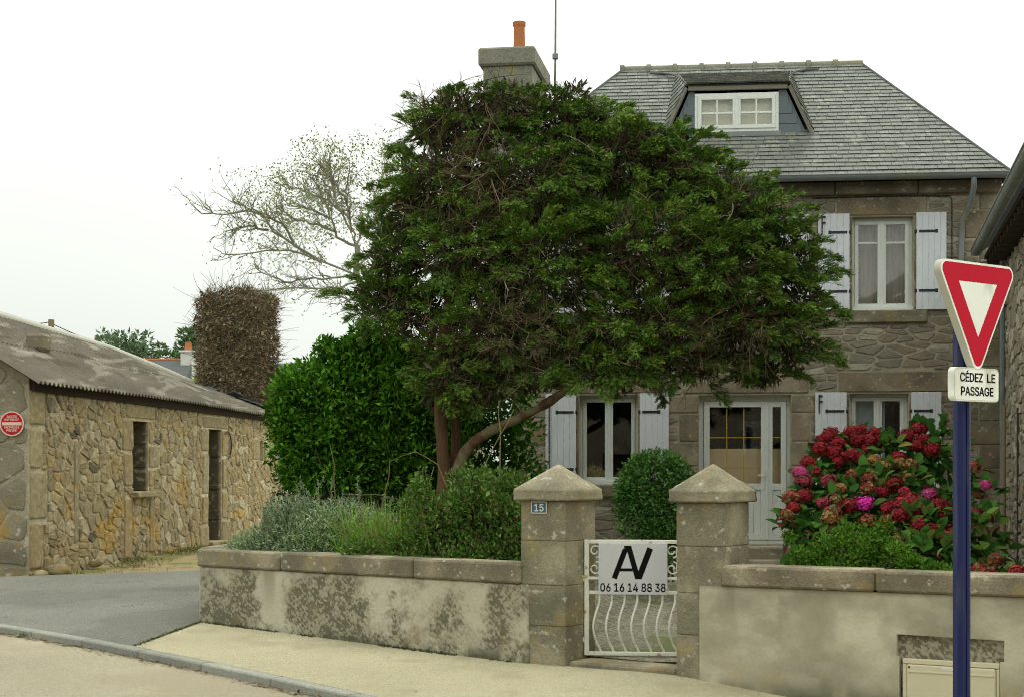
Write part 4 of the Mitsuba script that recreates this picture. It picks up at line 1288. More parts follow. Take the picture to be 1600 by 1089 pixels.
Z0 = 2.855
FY = Frame(2.595, 8.92, -38, Z0)
outer = tri(.74, .052)
cen = (0, -.74 * .2887)
rimo = outer.buffer(-.014)
put(f'{ys}__plate', MB().slab(outer, 0.0, .045), 'sign_edge', FY)
put(f'{ys}__rim', MB().slab(outer.buffer(-.0015), -.003, -.0003), 'sign_white', FY)
inner = shapely.affinity.scale(tri(.74, .001), .475, .475, origin=cen)
redp = rimo
put(f'{ys}__red_border', MB().slab(redp.difference(inner), -.005, -.0032), 'sign_red', FY)
put(f'{ys}__white_centre', MB().slab(inner.buffer(-.0005), -.0048, -.0032), 'sign_white', FY)
pb = sbox(-.205, -.1, .205, .085).buffer(-.03).buffer(.03)
FP = Frame(2.585, 8.90, -38, 2.185)
put(f'{ys}__text_plate', MB().slab(pb, 0.0, .04), 'sign_white', FP)
edge = pb.buffer(-.004).difference(pb.buffer(-.007))
put(f'{ys}__text_border', MB().slab(edge, -.0015, -.0003), 'sign_edge', FP)
put(K(f'{ys}__word'), MB().add(*words('CÉDEZ', .047, -.048, .008, -.0005, .0015, True, wide=.205)), 'black_print', FP)
put(K(f'{ys}__word'), MB().add(*words('LE', .047, .132, .008, -.0005, .0015, True, wide=.075)), 'black_print', FP)
put(K(f'{ys}__word'), MB().add(*words('PASSAGE', .047, .005, -.068, -.0005, .0015, True, wide=.295)), 'black_print', FP)
PF = Frame(2.535, 9.02, -20)
poct = Polygon([(-.043, -.022), (-.022, -.043), (-.006, -.043), (-.004, -.036), (.004, -.036), (.006, -.043), (.022, -.043), (.043, -.022), (.043, .022), (.022, .043), (-.022, .043), (-.043, .022)])
mm = trimesh.creation.extrude_polygon(poct, 3.1, engine='earcut')
put(f'{ys}__pole', MB().add(np.array(mm.vertices) - [0, 0, .4], mm.faces), 'pole_blue', PF)
put(f'{ys}__pole_cap', MB().flat(poct.buffer(.002), 2.70, 2.712), 'black_print', PF)
for z in (2.72, 2.5, 2.22, 2.13):
    pass
put(f'{ys}__bracket', MB().box(-.05, .05, -.075, .046, 2.60, 2.63, .004), 'zinc_mat', PF)
put(f'{ys}__bracket_001', MB().box(-.05, .05, -.075, .046, 2.17, 2.20, .004), 'zinc_mat', PF)
lab(ys, 'red and white triangular give way sign on a blue post at the right', 'road sign')

# ---------------------------------------------------------------- plants
# yew: two red trunks, a long leaning limb, crown of needled shoots with dead brown twigs
YEW = [(-0.61, 19.1, 5.96, 0.65, 0.46), (0.0, 19, 6.03, 0.61, 0.42), (0.52, 19.1, 5.88, 0.57, 0.47), (-0.94, 19.2, 5.77, 0.33, 0.32), (-0.76, 19, 5.08, 0.68, 0.61), (-1.1, 19.2, 4.74, 0.53, 0.47), (-1.33, 19.2, 4.25, 0.55, 0.46), (-1.6, 19.3, 3.85, 0.4, 0.35), (-1.18, 19.1, 3.6, 0.65, 0.44), (-0.53, 18.7, 4.25, 0.76, 0.68), (0.23, 18.8, 5.01, 0.91, 0.76), (0.38, 18.5, 4.09, 0.95, 0.76), (-0.15, 18.6, 3.33, 0.8, 0.52), (-0.65, 19, 3.03, 0.53, 0.53), (1.22, 19, 5.39, 0.72, 0.61), (1.9, 19, 5.2, 0.72, 0.57), (2.51, 19, 4.89, 0.62, 0.49), (2.89, 18.9, 4.59, 0.55, 0.49), (3.28, 18.9, 4.17, 0.5, 0.47), (3.44, 18.9, 3.68, 0.42, 0.49), (3.31, 19, 3.14, 0.46, 0.35), (1.52, 18.5, 4.25, 1.03, 0.8), (2.28, 18.6, 4.02, 0.95, 0.72), (2.66, 18.7, 3.37, 0.8, 0.49), (1.52, 18.5, 3.37, 0.87, 0.49), (0.68, 18.7, 3.18, 0.72, 0.36), (2.17, 18.9, 2.94, 0.57, 0.26), (1.25, 19, 2.84, 0.46, 0.17), (2.96, 19, 2.84, 0.46, 0.19), (1.98, 19.2, 5.58, 0.38, 0.27), (0.76, 19.2, 6.15, 0.38, 0.3), (-0.84, 19.1, 2.65, 0.3, 0.46)]
ry = np.random.default_rng(71)


def dense(b, k=6):
    b = np.array(b, float)
    t = np.linspace(0, len(b) - 1, (len(b) - 1) * k + 1)
    from scipy.interpolate import CubicSpline
    return CubicSpline(np.arange(len(b)), b)(t)


def fine(r, k=6):
    return np.interp(np.linspace(0, len(r) - 1, (len(r) - 1) * k + 1), np.arange(len(r)), r)


put('yew_tree__trunk', MB().tube(dense([(-.90, 18.85, .3), (-.84, 18.82, 1.1), (-.80, 18.8, 1.6), (-.84, 18.8, 2.4), (-.80, 18.85, 3.3), (-.55, 18.9, 4.4), (-.3, 19, 5.5)]), fine([.12, .095, .078, .070, .07, .065, .04]), 12, (.15, 0))
    .tube(dense([(-.74, 18.9, .4), (-.68, 18.9, 1.5), (-.66, 18.95, 2.3), (-.5, 19, 3.2), (.1, 19, 4.2)]), fine([.07, .06, .05, .045, .03]), 10, (.1, 0)).rough(.05, 9), 'bark_mat', None, True, 'uv')
put('yew_tree__limb', MB().tube(dense([(-.70, 18.75, .4), (-.66, 18.72, 1.45), (-.58, 18.7, 1.85), (-.38, 18.62, 2.08), (-.06, 18.52, 2.24), (.37, 18.4, 2.46), (.88, 18.3, 2.80), (1.5, 18.3, 3.15), (2.3, 18.4, 3.5), (3.0, 18.7, 3.8)]),
    fine([.105, .085, .070, .062, .056, .050, .044, .04, .035, .025]), 11, (1.0, 0)).rough(.05, 9), 'bark_mat', None, True, 'uv')
mb = MB()
for _ in range(34):
    k = ry.integers(len(YEW))
    c = np.array(YEW[k][:3])
    src = np.array([(-.5, 18.9, 4.2), (.88, 18.4, 2.8), (.1, 19, 4.2), (1.5, 18.4, 3.15), (2.3, 18.5, 3.5)])
    s0 = src[np.argmin(np.linalg.norm(src - c, axis=1))]
    b = ry.normal(0, .15, 3)
    mb.tube([s0 + (c - s0) * t + b * math.sin(math.pi * t) for t in np.linspace(0, 1, 7)], np.linspace(.04, .014, 7), 5, (.3, 0))
put('yew_tree__branches', mb, 'bark_mat', None, True, 'uv')
YEW = [(k[0] - .02, k[1], k[2] - (.02 if k[2] > 5.3 else 0), k[3] * .9, k[4] * .88) for k in YEW]
YEW += [(.45, 18.45, 2.78, .36, .18), (.95, 18.2, 2.78, .36, .16), (-.62, 19.1, 5.75, .62, .42), (.95, 19.15, 5.75, .5, .35), (1.55, 19.1, 5.5, .5, .35), (-1.0, 19.2, 5.0, .5, .45), (-1.45, 19.3, 3.75, .45, .4), (.75, 18.35, 2.92, .42, .2), (1.25, 18.3, 3.0, .45, .24), (1.8, 18.4, 3.05, .4, .24), (-.35, 18.75, 2.72, .5, .3), (.15, 18.8, 2.8, .45, .22), (-.75, 18.7, 2.75, .34, .4)]
yc = np.array([k[:3] for k in YEW])
yr = np.array([(k[3], .85 * (k[3] + k[4]) / 2, k[4]) for k in YEW])
roots, P_, D_, TT, SP = [], [], [], [], []
for _try in range(60000):      # flattened sprays, each growing out of the crown and drooping at its end
    if len(roots) >= 1150:
        break
    k = ry.choice(len(YEW), p=yr[:, 0] * yr[:, 2] / (yr[:, 0] * yr[:, 2]).sum())
    dd = unit(ry.normal(size=3))
    q = yc[k] + dd * yr[k] * ry.uniform(.55, .92)
    o_ = np.linalg.norm((q - yc) / yr, axis=1)
    o_[k] = 9
    if o_.min() < .62 or q[1] > 19.6 or (dd[2] < -.5 and ry.random() < .7):
        continue
    if any((q[0] - t[0]) ** 2 + (q[1] - t[1]) ** 2 + 2.4 * (q[2] - t[2]) ** 2 < .0125 for t in roots):
        continue
    if q[2] + .35 * dd[2] > 6.36:
        continue
    roots.append(q)
    ax = unit(dd * np.array([1, 1, .55]) + np.array([.28, -.12, .12]) + ry.normal(0, .2, 3))
    up = unit(np.array([0, -.35, 1]) + dd * .35 + ry.normal(0, .28, 3))
    sd = unit(np.cross(ax, up))
    up = np.cross(sd, ax)
    Ls = ry.uniform(.20, .40)
    m_ = int(118 * (Ls / .42) ** 1.5) + 14
    t = ry.uniform(.04, 1, m_) ** .75
    u_ = ry.uniform(-1, 1, m_)
    wv = Ls * .40 * np.sin(np.pi * np.clip(t * .86 + .1, 0, 1)) ** .8
    lump = .35 + .65 * np.abs(np.sin(t * 9 + np.sign(u_) * 1.3 + ry.uniform(0, 6)))
    P_.append(q + ax * (t * Ls)[:, None] + sd * (u_ * wv * lump)[:, None] + up * (ry.normal(0, .022, m_) - .30 * Ls * t ** 2)[:, None])
    D_.append(unit(ax * .8 + sd * (u_ * .75)[:, None] - up * (.45 * t)[:, None] + ry.normal(0, .28, (m_, 3)) + up * .12))
    TT.append(t)
    SP.append(np.full(m_, ry.random()))
pb, db, tt, tv = np.vstack(P_), np.vstack(D_), np.concatenate(TT), np.concatenate(SP)
pa, da = shell(YEW, 15000, ry, .3, .7, .5)
p, d = np.vstack([pa, pb]), np.vstack([da, db])
tt = np.concatenate([np.zeros(len(pa)), tt])
tv = np.concatenate([ry.random(len(pa)), tv])
is_tuft = np.arange(len(p)) >= len(pa)
keep = p[:, 1] < 19.9
p, d, is_tuft, tt, tv = p[keep], d[keep], is_tuft[keep], tt[keep], tv[keep]
N = len(p)
brown_f = meshkit.fbm(p * 1.25 + 3.0, 3, 5)
bias = np.exp(-((p[:, 0] + .45) ** 2 / .5 + (p[:, 2] - 4.7) ** 2 / 2.4)) * .24 + np.exp(-((p[:, 0] - .9) ** 2 / 1.2 + (p[:, 2] - 3.5) ** 2 / .3)) * .12 + np.clip((3.4 - p[:, 2]) * .05, -.05, .08) + np.where(d[:, 2] < -.2, .07, 0) + np.where(is_tuft, -.02, .08) + .10 * (.45 - tt) + .10 * (tv - .5)
dead = ry.random(N) < np.clip((brown_f + bias - .55) * 3.6, .01, .8)
dirs = np.where(is_tuft[:, None], d, unit(d + ry.normal(0, .5, (N, 3))))
L = np.where(dead, ry.uniform(.06, .13, N), ry.uniform(.035, .09, N))
hue = np.clip(.45 * tv[:, None] + .5 * meshkit.fbm(p * 2.2, 2, 9)[:, None] + .45 * (tt[:, None] - .5), 0, 1)
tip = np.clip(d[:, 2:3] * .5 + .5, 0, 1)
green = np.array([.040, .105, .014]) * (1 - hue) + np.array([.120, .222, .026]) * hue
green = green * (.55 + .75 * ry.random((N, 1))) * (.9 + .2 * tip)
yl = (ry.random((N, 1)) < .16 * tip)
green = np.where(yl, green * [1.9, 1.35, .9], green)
brown = np.array([.135, .098, .056]) * ry.uniform(.45, 1.25, (N, 1))
col = np.where(dead[:, None], brown, green)
sid = unit(np.cross(dirs, unit(ry.normal(0, .6, (N, 3)) + [0, 0, 1])))
B_, D_, U_, LL, WW, CC = [], [], [], [], [], []
nn_ = 6
for k in range(nn_):
    t = (k + .3) / nn_
    for sg in (-1, 1):
        B_.append(p + dirs * (L * t)[:, None])
        D_.append(unit(dirs * .75 + sid * sg * .75 + ry.normal(0, .16, (N, 3))))
        LL.append(np.where(dead, .02, .030) * (1.15 - .5 * t) * ry.uniform(.7, 1.25, N))
        WW.append(np.where(dead, .005, .0085) * np.ones(N))
        CC.append(col)
        U_.append(np.cross(D_[-1], sid) + 1e-3)
B_.append(p - dirs * .02)
D_.append(dirs)
LL.append(L * 1.1)
WW.append(np.where(dead, .007, .008))
CC.append(np.where(dead[:, None], col, col * [1.3, .95, 1.0]))
U_.append(np.tile([[.3, .9, .2]], (N, 1)))
v, f, c = needles(np.vstack(B_), np.vstack(D_), unit(np.vstack(U_)), np.concatenate(LL), np.concatenate(WW), np.vstack(CC))
pc, dc = shell(YEW, 26000, ry, .1, .72, .3)
dc = unit(dc + ry.normal(0, .8, (len(pc), 3)))
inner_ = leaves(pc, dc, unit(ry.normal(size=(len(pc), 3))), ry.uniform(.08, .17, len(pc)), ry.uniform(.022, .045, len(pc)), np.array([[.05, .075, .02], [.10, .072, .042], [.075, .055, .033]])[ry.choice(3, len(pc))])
put('yew_tree__crown', MB().add(v, f, c).add(*inner_), 'foliage', None, False, 'color')
lab('yew_tree__crown', kind='stuff')
mb = MB()       # bare twigs among the shoots
for _ in range(2600):
    k = ry.integers(len(p))
    if not (dead[k] or ry.random() < .03):
        continue
    q = p[k] - d[k] * ry.uniform(.0, .3)
    dd = unit(d[k] * .5 + ry.normal(0, .55, 3) + [0, -.25, .1])
    Lw = ry.uniform(.2, .62)
    b = ry.normal(0, .14, 3)
    pts = np.array([q + dd * Lw * t + b * t * t * Lw for t in np.linspace(0, 1, 5)])
    cc = np.array([.15, .115, .072]) * ry.uniform(.5, 1.35)
    mb.tube(pts, np.linspace(.0075, .003, 5), 3, cc, cap=False)
    for _ in range(3):
        o = pts[ry.integers(1, 4)]
        d2 = unit(dd + ry.normal(0, .7, 3))
        mb.tube([o, o + d2 * .1, o + d2 * .2 + ry.normal(0, .02, 3)], [.004, .003, .002], 3, cc, cap=False)
put('yew_tree__dead_twigs', mb, 'foliage', None, False, 'color')
lab('yew_tree__dead_twigs', 'bare brown twigs', kind='stuff')
lab('yew_tree', 'big dark yew tree leaning over the garden in front of the house', 'tree')

# bare tree behind the barn
BARE = [[(-2.98, 33, 4.01), (-3.04, 33, 5.07), (-3.17, 33, 5.75), (-3.22, 33, 6.32)], [(-3.26, 33, 5.73), (-4.0, 33, 6.03), (-4.54, 33, 6.21), (-5.02, 33, 6.2), (-5.85, 33, 6.1)], [(-3.22, 33, 6.32), (-3.6, 33, 6.49), (-3.7, 33, 6.85), (-4.03, 33, 7.05), (-4.62, 33, 7.2)], [(-3.22, 33, 6.32), (-2.97, 33, 6.91), (-2.77, 33, 7.44), (-2.57, 33, 7.84)], [(-3.7, 33, 6.85), (-3.96, 33, 7.44), (-4.22, 33, 7.84)], [(-3.26, 33, 5.73), (-3.56, 33, 5.65), (-4.22, 33, 5.65), (-4.75, 33, 5.57), (-5.28, 33, 5.86)], [(-4.0, 33, 6.03), (-4.49, 33, 6.39), (-4.95, 33, 6.65), (-5.21, 33, 7.05), (-5.94, 33, 6.91), (-6.36, 33, 6.95)], [(-4.49, 33, 6.39), (-4.75, 33, 6.78), (-5.28, 33, 6.98), (-5.68, 33, 7.2)], [(-3.14, 33, 5.59), (-3.56, 33, 5.46), (-3.96, 33, 5.44), (-4.75, 33, 5.4)], [(-3.22, 33, 6.32), (-3.37, 33, 6.91), (-3.43, 33, 7.44), (-3.37, 33, 8.04)], [(-3.04, 33, 5.2), (-3.37, 33, 5.2), (-3.7, 33, 5.33)], [(-5.02, 33, 6.65), (-5.41, 33, 6.72), (-5.81, 33, 6.58)], [(-3.17, 33, 5.86), (-2.84, 33, 6.39), (-2.44, 33, 7.05), (-2.22, 33, 7.57)], [(-3.37, 33, 6.91), (-3.83, 33, 7.31), (-4.55, 33, 7.57), (-4.95, 33, 7.86)], [(-3.6, 33, 6.6), (-3.95, 33.2, 6.75), (-4.4, 33.2, 6.8), (-4.8, 33.3, 7.0)], [(-3.43, 33, 7.3), (-3.7, 33.1, 7.7), (-4.0, 33.1, 8.0)], [(-3.3, 33, 6.6), (-3.6, 33, 7.2), (-3.75, 33, 7.9)]]
rt = np.random.default_rng(81)


trunk, twig, tips = MB(), MB(), []
tcol = np.array([.27, .265, .195])
trunk.tube(resample([(-2.95, 33, .3), (-2.98, 33, 4.0)], 8, rt, .02), np.linspace(.16, .115, 8), 8, tcol)
for i, b in enumerate(BARE):
    off = rt.uniform(-.7, .7) if i else 0
    q = resample(b, 14, rt, .018)
    q[:, 1] += off * np.linspace(0, 1, 14)
    r0 = .085 if i == 0 else rt.uniform(.022, .032)
    (trunk if i < 3 else twig).tube(q, np.linspace(r0, .06 if i == 0 else .012, 14), 6 if i < 3 else 5, tcol * rt.uniform(.8, 1.15))
    if i == 0:
        continue
    for _ in range(25):
        k = rt.integers(3, 14)
        o = q[k]
        ax = unit(q[min(k, 13)] - q[k - 2])
        dd = unit(ax * .7 + rt.normal(0, .6, 3) + [0, 0, .22])
        Lw = rt.uniform(.2, .62)
        s2 = resample([o, o + dd * Lw * .5, o + dd * Lw + rt.normal(0, .07, 3) + [0, 0, .04]], 6, rt, .016)
        twig.tube(s2, np.linspace(.010, .005, 6), 4, tcol * rt.uniform(.75, 1.2), cap=False)
        for _ in range(3):
            o2 = s2[rt.integers(1, 6)]
            d2 = unit(dd + rt.normal(0, .8, 3))
            e2 = o2 + d2 * rt.uniform(.1, .3)
            twig.tube([o2, (o2 + e2) / 2 + rt.normal(0, .015, 3), e2], [.006, .005, .0035], 3, tcol * rt.uniform(.75, 1.2), cap=False)
            tips.append((e2, d2))
put('bare_tree__trunk', trunk, 'foliage', None, True, 'color')
put('bare_tree__twigs', twig, 'foliage', None, True, 'color')
lab('bare_tree__twigs', kind='stuff')
e2 = np.array([t[0] for t in tips])
wl = np.clip((e2[:, 0] + 6.0) / 1.4, .03, 1) * np.clip((e2[:, 2] - 5.6) / .9, .10, 1)
den_ = (np.linalg.norm(e2[:, None, [0, 2]] - e2[None, :, [0, 2]], axis=2) < .28).sum(1)
wl = wl / den_ ** .8
sel = e2[rt.choice(len(e2), 6200, p=wl / wl.sum())]
n = len(sel)
cl = np.array([[.27, .31, .13], [.33, .34, .16], [.21, .26, .10], [.35, .33, .17]])[rt.choice(4, n)] * rt.uniform(.7, 1.2, (n, 1))
put('bare_tree__leaves', MB().add(*leaves(sel + rt.normal(0, .12, (n, 3)), unit(rt.normal(size=(n, 3)) - [0, 0, .4]), unit(rt.normal(size=(n, 3))), rt.uniform(.04, .075, n), rt.uniform(.028, .045, n), cl)), 'foliage', None, False, 'color')
lab('bare_tree__leaves', kind='stuff')
lab('bare_tree', 'nearly bare tree with a few yellowish leaves behind the yew', 'tree')


def shrub(name, clumps, n, rng, cols, length, width, label, cat, lo=.55, upl=.35, spread=.6, material='gloss_foliage', stems=24, base=None, bury=.6, shade=0.0, part='foliage'):
    key = K(name)
    p, d = shell(clumps, n, rng, lo, 1.06, bury)
    n = len(p)
    cols = np.array(cols)
    c = cols[rng.choice(len(cols), n)] * rng.uniform(.65, 1.3, (n, 1)) * (.7 + .6 * meshkit.fbm(p * 2.5, 2, 3)[:, None])
    dirs = unit(d * .8 + [0, 0, upl] + rng.normal(0, spread, (n, 3)))
    ups = unit(d * .6 + [0, 0, .6] + rng.normal(0, .45, (n, 3)))
    v, f, cc = leaves(p, dirs, ups, rng.uniform(*length, n), rng.uniform(*width, n), c, .22)
    pc, dc = shell(clumps, n // 3, rng, .1, .66, .2)
    m_ = len(pc)
    core = leaves(pc, unit(dc + rng.normal(0, .8, (m_, 3))), unit(rng.normal(size=(m_, 3))), length[1] * rng.uniform(.9, 1.5, m_), width[1] * rng.uniform(1.1, 1.9, m_), cols[rng.choice(len(cols), m_)] * rng.uniform(.6, 1.2, (m_, 1)))
    put(f'{key}__{part}', MB().add(v, f, cc).add(*core), material, None, False, 'color')
    lab(f'{key}__{part}', kind='stuff')
    mb = MB()
    cs = np.array([k[:3] for k in clumps])
    b0 = np.array(base) if base is not None else np.array([cs[:, 0].mean(), cs[:, 1].mean(), .45])
    for i in range(stems):
        e_ = cs[i % len(cs)] + rng.normal(0, .1, 3)
        s_ = b0 + rng.normal(0, .12, 3) * [1, 1, 0]
        mb.tube([s_, (s_ + e_) / 2 + rng.normal(0, .06, 3), e_], [.016, .011, .005], 5, np.array([.09, .07, .045]) * rng.uniform(.7, 1.2))
    put(f'{key}__stems', mb, 'foliage', None, True, 'color')
    lab(f'{key}__stems', kind='stuff')
    lab(key, label, cat)
    return key, p, d


LAUREL = [(-2.56, 20, 2.46, 0.5, 0.6), (-2.08, 20, 2.62, 0.6, 0.6), (-1.6, 20, 2.7, 0.48, 0.52), (-1.2, 20, 2.46, 0.48, 0.56), (-2.64, 20, 1.98, 0.4, 0.4), (-2.08, 20, 1.98, 0.6, 0.48), (-1.52, 20, 1.98, 0.56, 0.48), (-1.8, 20, 3.1, 0.28, 0.24), (-2.24, 20, 3.06, 0.22, 0.2), (-1.52, 20, 3.13, 0.18, 0.22), (-2.76, 20, 2.34, 0.3, 0.32), (-0.88, 20, 2.06, 0.4, 0.4), (-1.28, 20, 2.94, 0.32, 0.24), (-2.4, 20, 1.66, 0.48, 0.24), (-1.6, 20, 1.62, 0.56, 0.28)]
rl = np.random.default_rng(91)
lau = LAUREL + [(c[0] + rl.normal(0, c[3] * .7), c[1] + rl.normal(0, .25), c[2] + rl.normal(.05, c[4] * .6), c[3] * .42, c[4] * .42) for c in LAUREL for _ in range(4)]
lau = [k for k in lau if k[0] - k[3] > -3.10]
sp = [(x, 20 + rl.normal(0, .15), z, .06, .13, .06) for x, z in ((-2.3, 3.2), (-1.86, 3.32), (-1.82, 3.42), (-1.7, 3.25), (-1.5, 3.32), (-1.44, 3.42), (-1.25, 3.25), (-1.14, 3.2), (-2.55, 3.02), (-2.75, 2.75), (-.98, 3.0), (-2.05, 3.22))]
shrub('laurel_bush', lau + sp, 21000, rl, [[.058, .175, .012], [.10, .265, .02], [.038, .12, .010], [.17, .36, .045], [.030, .088, .012]], (.045, .12), (.022, .05), 'broad-leaved bright green evergreen bush between the barn and the yew', 'bush', stems=40, base=(-1.9, 20, .45), material='thin_foliage')
vine = [(-1.45 + k * .15 + rl.normal(0, .06), 20.9 + rl.normal(0, .2), z, .28, .3) for k in range(12) for z in (1.2, 1.7, 2.2, 2.7, 3.05 - .12 * max(0, k - 8)) if k < 11 or z < 2.3]
shrub('laurel_bush', vine, 10000, rl, [[.06, .19, .015], [.10, .27, .025], [.045, .14, .014]], (.05, .10), (.025, .04), 'green leafy bush behind the two red trunks of the yew', 'bush', base=(-.1, 20.6, .45), material='thin_foliage')

hed = [(x, 21.7 + rl.normal(0, .1), z, .34, .3) for x in np.arange(-2.9, -.2, .3) for z in (.75, 1.2, 1.6)]
shrub('dark_hedge', hed, 8000, rl, [[.025, .07, .014], [.035, .095, .018], [.05, .04, .02]], (.05, .09), (.02, .035), 'added dark hedge filling the gap low behind the broad-leaved bush and the yew trunks', 'hedge', base=(-1.6, 21.7, .45), material='foliage')  # hedge added to darken the gap under the laurel

# front border, left of the gate
rs = np.random.default_rng(101)
lav = [(-2.55, 16.87, .86, .42, .24), (-2.2, 16.72, .98, .45, .36), (-1.8, 16.52, 1.02, .45, .36), (-1.45, 16.37, .95, .36, .32), (-2.0, 16.47, .86, .4, .26), (-2.3, 16.92, 1.15, .32, .26), (-2.75, 17.12, .86, .3, .16)]
key, p, d = shrub('silvery_shrub', lav, 17000, rs, [[.20, .29, .14], [.26, .35, .19], [.14, .22, .09], [.32, .39, .25]], (.03, .065), (.010, .018), 'mound of grey-green silvery foliage behind the low wall, next to the drive', 'shrub', lo=.5, upl=.5, material='foliage', base=(-2.1, 16.75, .45))
mb = MB()
for x, y, h in [(-2.20, 16.0, .62), (-2.12, 16.05, .58), (-2.16, 16.0, .7), (-1.98, 15.9, .5), (-1.72, 15.9, .48), (-1.55, 15.85, .62), (-1.3, 15.6, .55), (-2.4, 16.1, .45), (-2.05, 16, .66)] + [(rs.uniform(-2.6, -1.3), rs.uniform(15.8, 16.3), rs.uniform(.25, .45)) for _ in range(60)]:
    o = np.array([x, y + .6, .95])
    b = rs.normal(0, .10, 3)
    pts = np.array([o + [0, 0, h * t] + b * t * t for t in np.linspace(0, 1, 7)])
    mb.tube(pts, np.linspace(.005, .002, 7), 3, (.17, .2, .11), cap=False)
    n = 46
    t = rs.uniform(.35, 1, n)
    q = np.stack([np.interp(t, np.linspace(0, 1, 7), pts[:, k]) for k in range(3)], 1)
    mb.add(*leaves(q, unit(rs.normal(size=(n, 3)) + [0, 0, .5]), unit(rs.normal(size=(n, 3))), rs.uniform(.03, .055, n), .012, np.array([.19, .25, .15]) * rs.uniform(.7, 1.2, (n, 1))))
put(f'{key}__flower_spikes', mb, 'foliage', None, False, 'color')
lab(f'{key}__flower_spikes', kind='stuff')
wei = [(-.95, 15.72, 0.90, .38, .3), (-.6, 15.52, 1.05, .42, .4), (-.25, 15.47, 1.12, .4, .42), (.02, 15.37, 1.07, .3, .42), (-.75, 15.82, 1.17, .34, .3), (-.35, 15.72, 1.37, .36, .26), (-.08, 15.62, 1.47, .28, .24), (-.3, 15.22, 0.85, .4, .2), (-.85, 15.52, 0.75, .4, .2), (.1, 15.17, 0.90, .2, .3)]
wei += [(c[0] + rs.normal(0, c[3] * .6), c[1] + rs.normal(0, .15), c[2] + rs.normal(.04, c[4] * .6), c[3] * .4, c[4] * .4) for c in wei for _ in range(5)]
wei += [(rs.uniform(-1.1, .05), rs.uniform(15.2, 15.7), rs.uniform(1.30, 1.45) + .22 * np.clip(rs.normal(), -.3, 1), .05, .14, .05) for _ in range(22)]
key, p, d = shrub('green_shrub', wei, 19000, rs, [[.085, .19, .028], [.13, .26, .05], [.06, .145, .024], [.20, .31, .09], [.12, .11, .045]], (.03, .06), (.015, .026), 'loose green shrub with reddish dead flowers leaning on the left gate pillar', 'shrub', upl=.55, spread=.55, material='thin_foliage', stems=36, base=(-.35, 15.6, .45))
mb = MB()
i = rs.choice(len(p), 800)
i = i[(p[i, 2] < 1.45)]
n = len(i)
mb.add(*leaves(p[i] + d[i] * .03, unit(d[i] + rs.normal(0, .6, (n, 3)) - [0, 0, .5]), unit(rs.normal(size=(n, 3))), rs.uniform(.025, .055, n), rs.uniform(.012, .024, n), np.array([[.16, .05, .03], [.20, .10, .06], [.25, .20, .14]])[rs.choice(3, n)] * rs.uniform(.6, 1.2, (n, 1))))
put(f'{key}__dead_flowers', mb, 'foliage', None, False, 'color')
lab(f'{key}__dead_flowers', kind='stuff')
mb = MB()       # tall grass between the two shrubs
for _ in range(760):
    o = np.array([rs.normal(-1.36, .25), 0, .5])
    o[1] = 14.3 - (o[0] - .0) * .79 + .55 + abs(rs.normal(0, .14))
    h = rs.uniform(.50, 1.0)
    a_ = rs.normal(0, .22, 2)
    t = np.linspace(0, 1, 6)[:, None]
    pts = o + t * [0, 0, h] + t ** 2 * np.array([a_[0], a_[1], -abs(a_).sum() * .3])
    w = .011 * (1 - t * .9)
    sd = unit(np.array([rs.normal(), rs.normal() * .4, 0]))
    v = np.vstack([pts - w * sd, pts + w * sd])
    k = np.arange(5)
    c = (np.array([.17, .33, .04]) if rs.random() < .78 else np.array([.26, .20, .09])) * rs.uniform(.7, 1.3)
    mb.add(v, np.stack([k, k + 1, k + 7, k + 6], 1), c)
put('tall_grass', mb, 'foliage', None, False, 'color')
lab('tall_grass', 'long grass blades between the silvery shrub and the loose green shrub', 'grass', kind='stuff')
stm = [[(-1.75, 16.6, .5), (-1.8, 16.5, 1.3), (-1.86, 16.4, 1.95)], [(-.75, 16.4, 1.0), (-.95, 16.4, 1.32), (-1.3, 16.4, 1.46), (-1.7, 16.4, 1.45)], [(-1.35, 16.6, .5), (-1.38, 16.5, 1.1), (-1.25, 16.5, 1.8)], [(-1.0, 16.5, .5), (-.95, 16.5, 1.2), (-.8, 16.5, 1.75)],
       [(-.6, 16.9, 1.2), (-.75, 16.9, 1.75), (-1.0, 16.9, 1.9), (-1.3, 16.9, 1.8)], [(-1.2, 16.5, .5), (-1.05, 16.4, 1.2), (-.95, 16.4, 1.45)], [(-1.55, 16.2, .6), (-1.62, 16.2, 1.15), (-1.52, 16.2, 1.32)], [(-.2, 17, 1.2), (-.12, 17, 1.9), (-.14, 17, 2.45)], [(-.5, 17, 1.2), (-.25, 17, 1.85), (.02, 17, 2.35)]]
mb = MB()
for b in stm:
    mb.tube(resample(b, 9, rs, .008), np.linspace(.009, .004, 9), 4, np.array([.21, .165, .085]) * rs.uniform(.6, 1.2), cap=False)
put('dry_stalks', mb, 'foliage', None, True, 'color')
lab('dry_stalks', 'dry brown arching stalks in front of the dark foot of the broad-leaved bush', 'dry stems', kind='stuff')

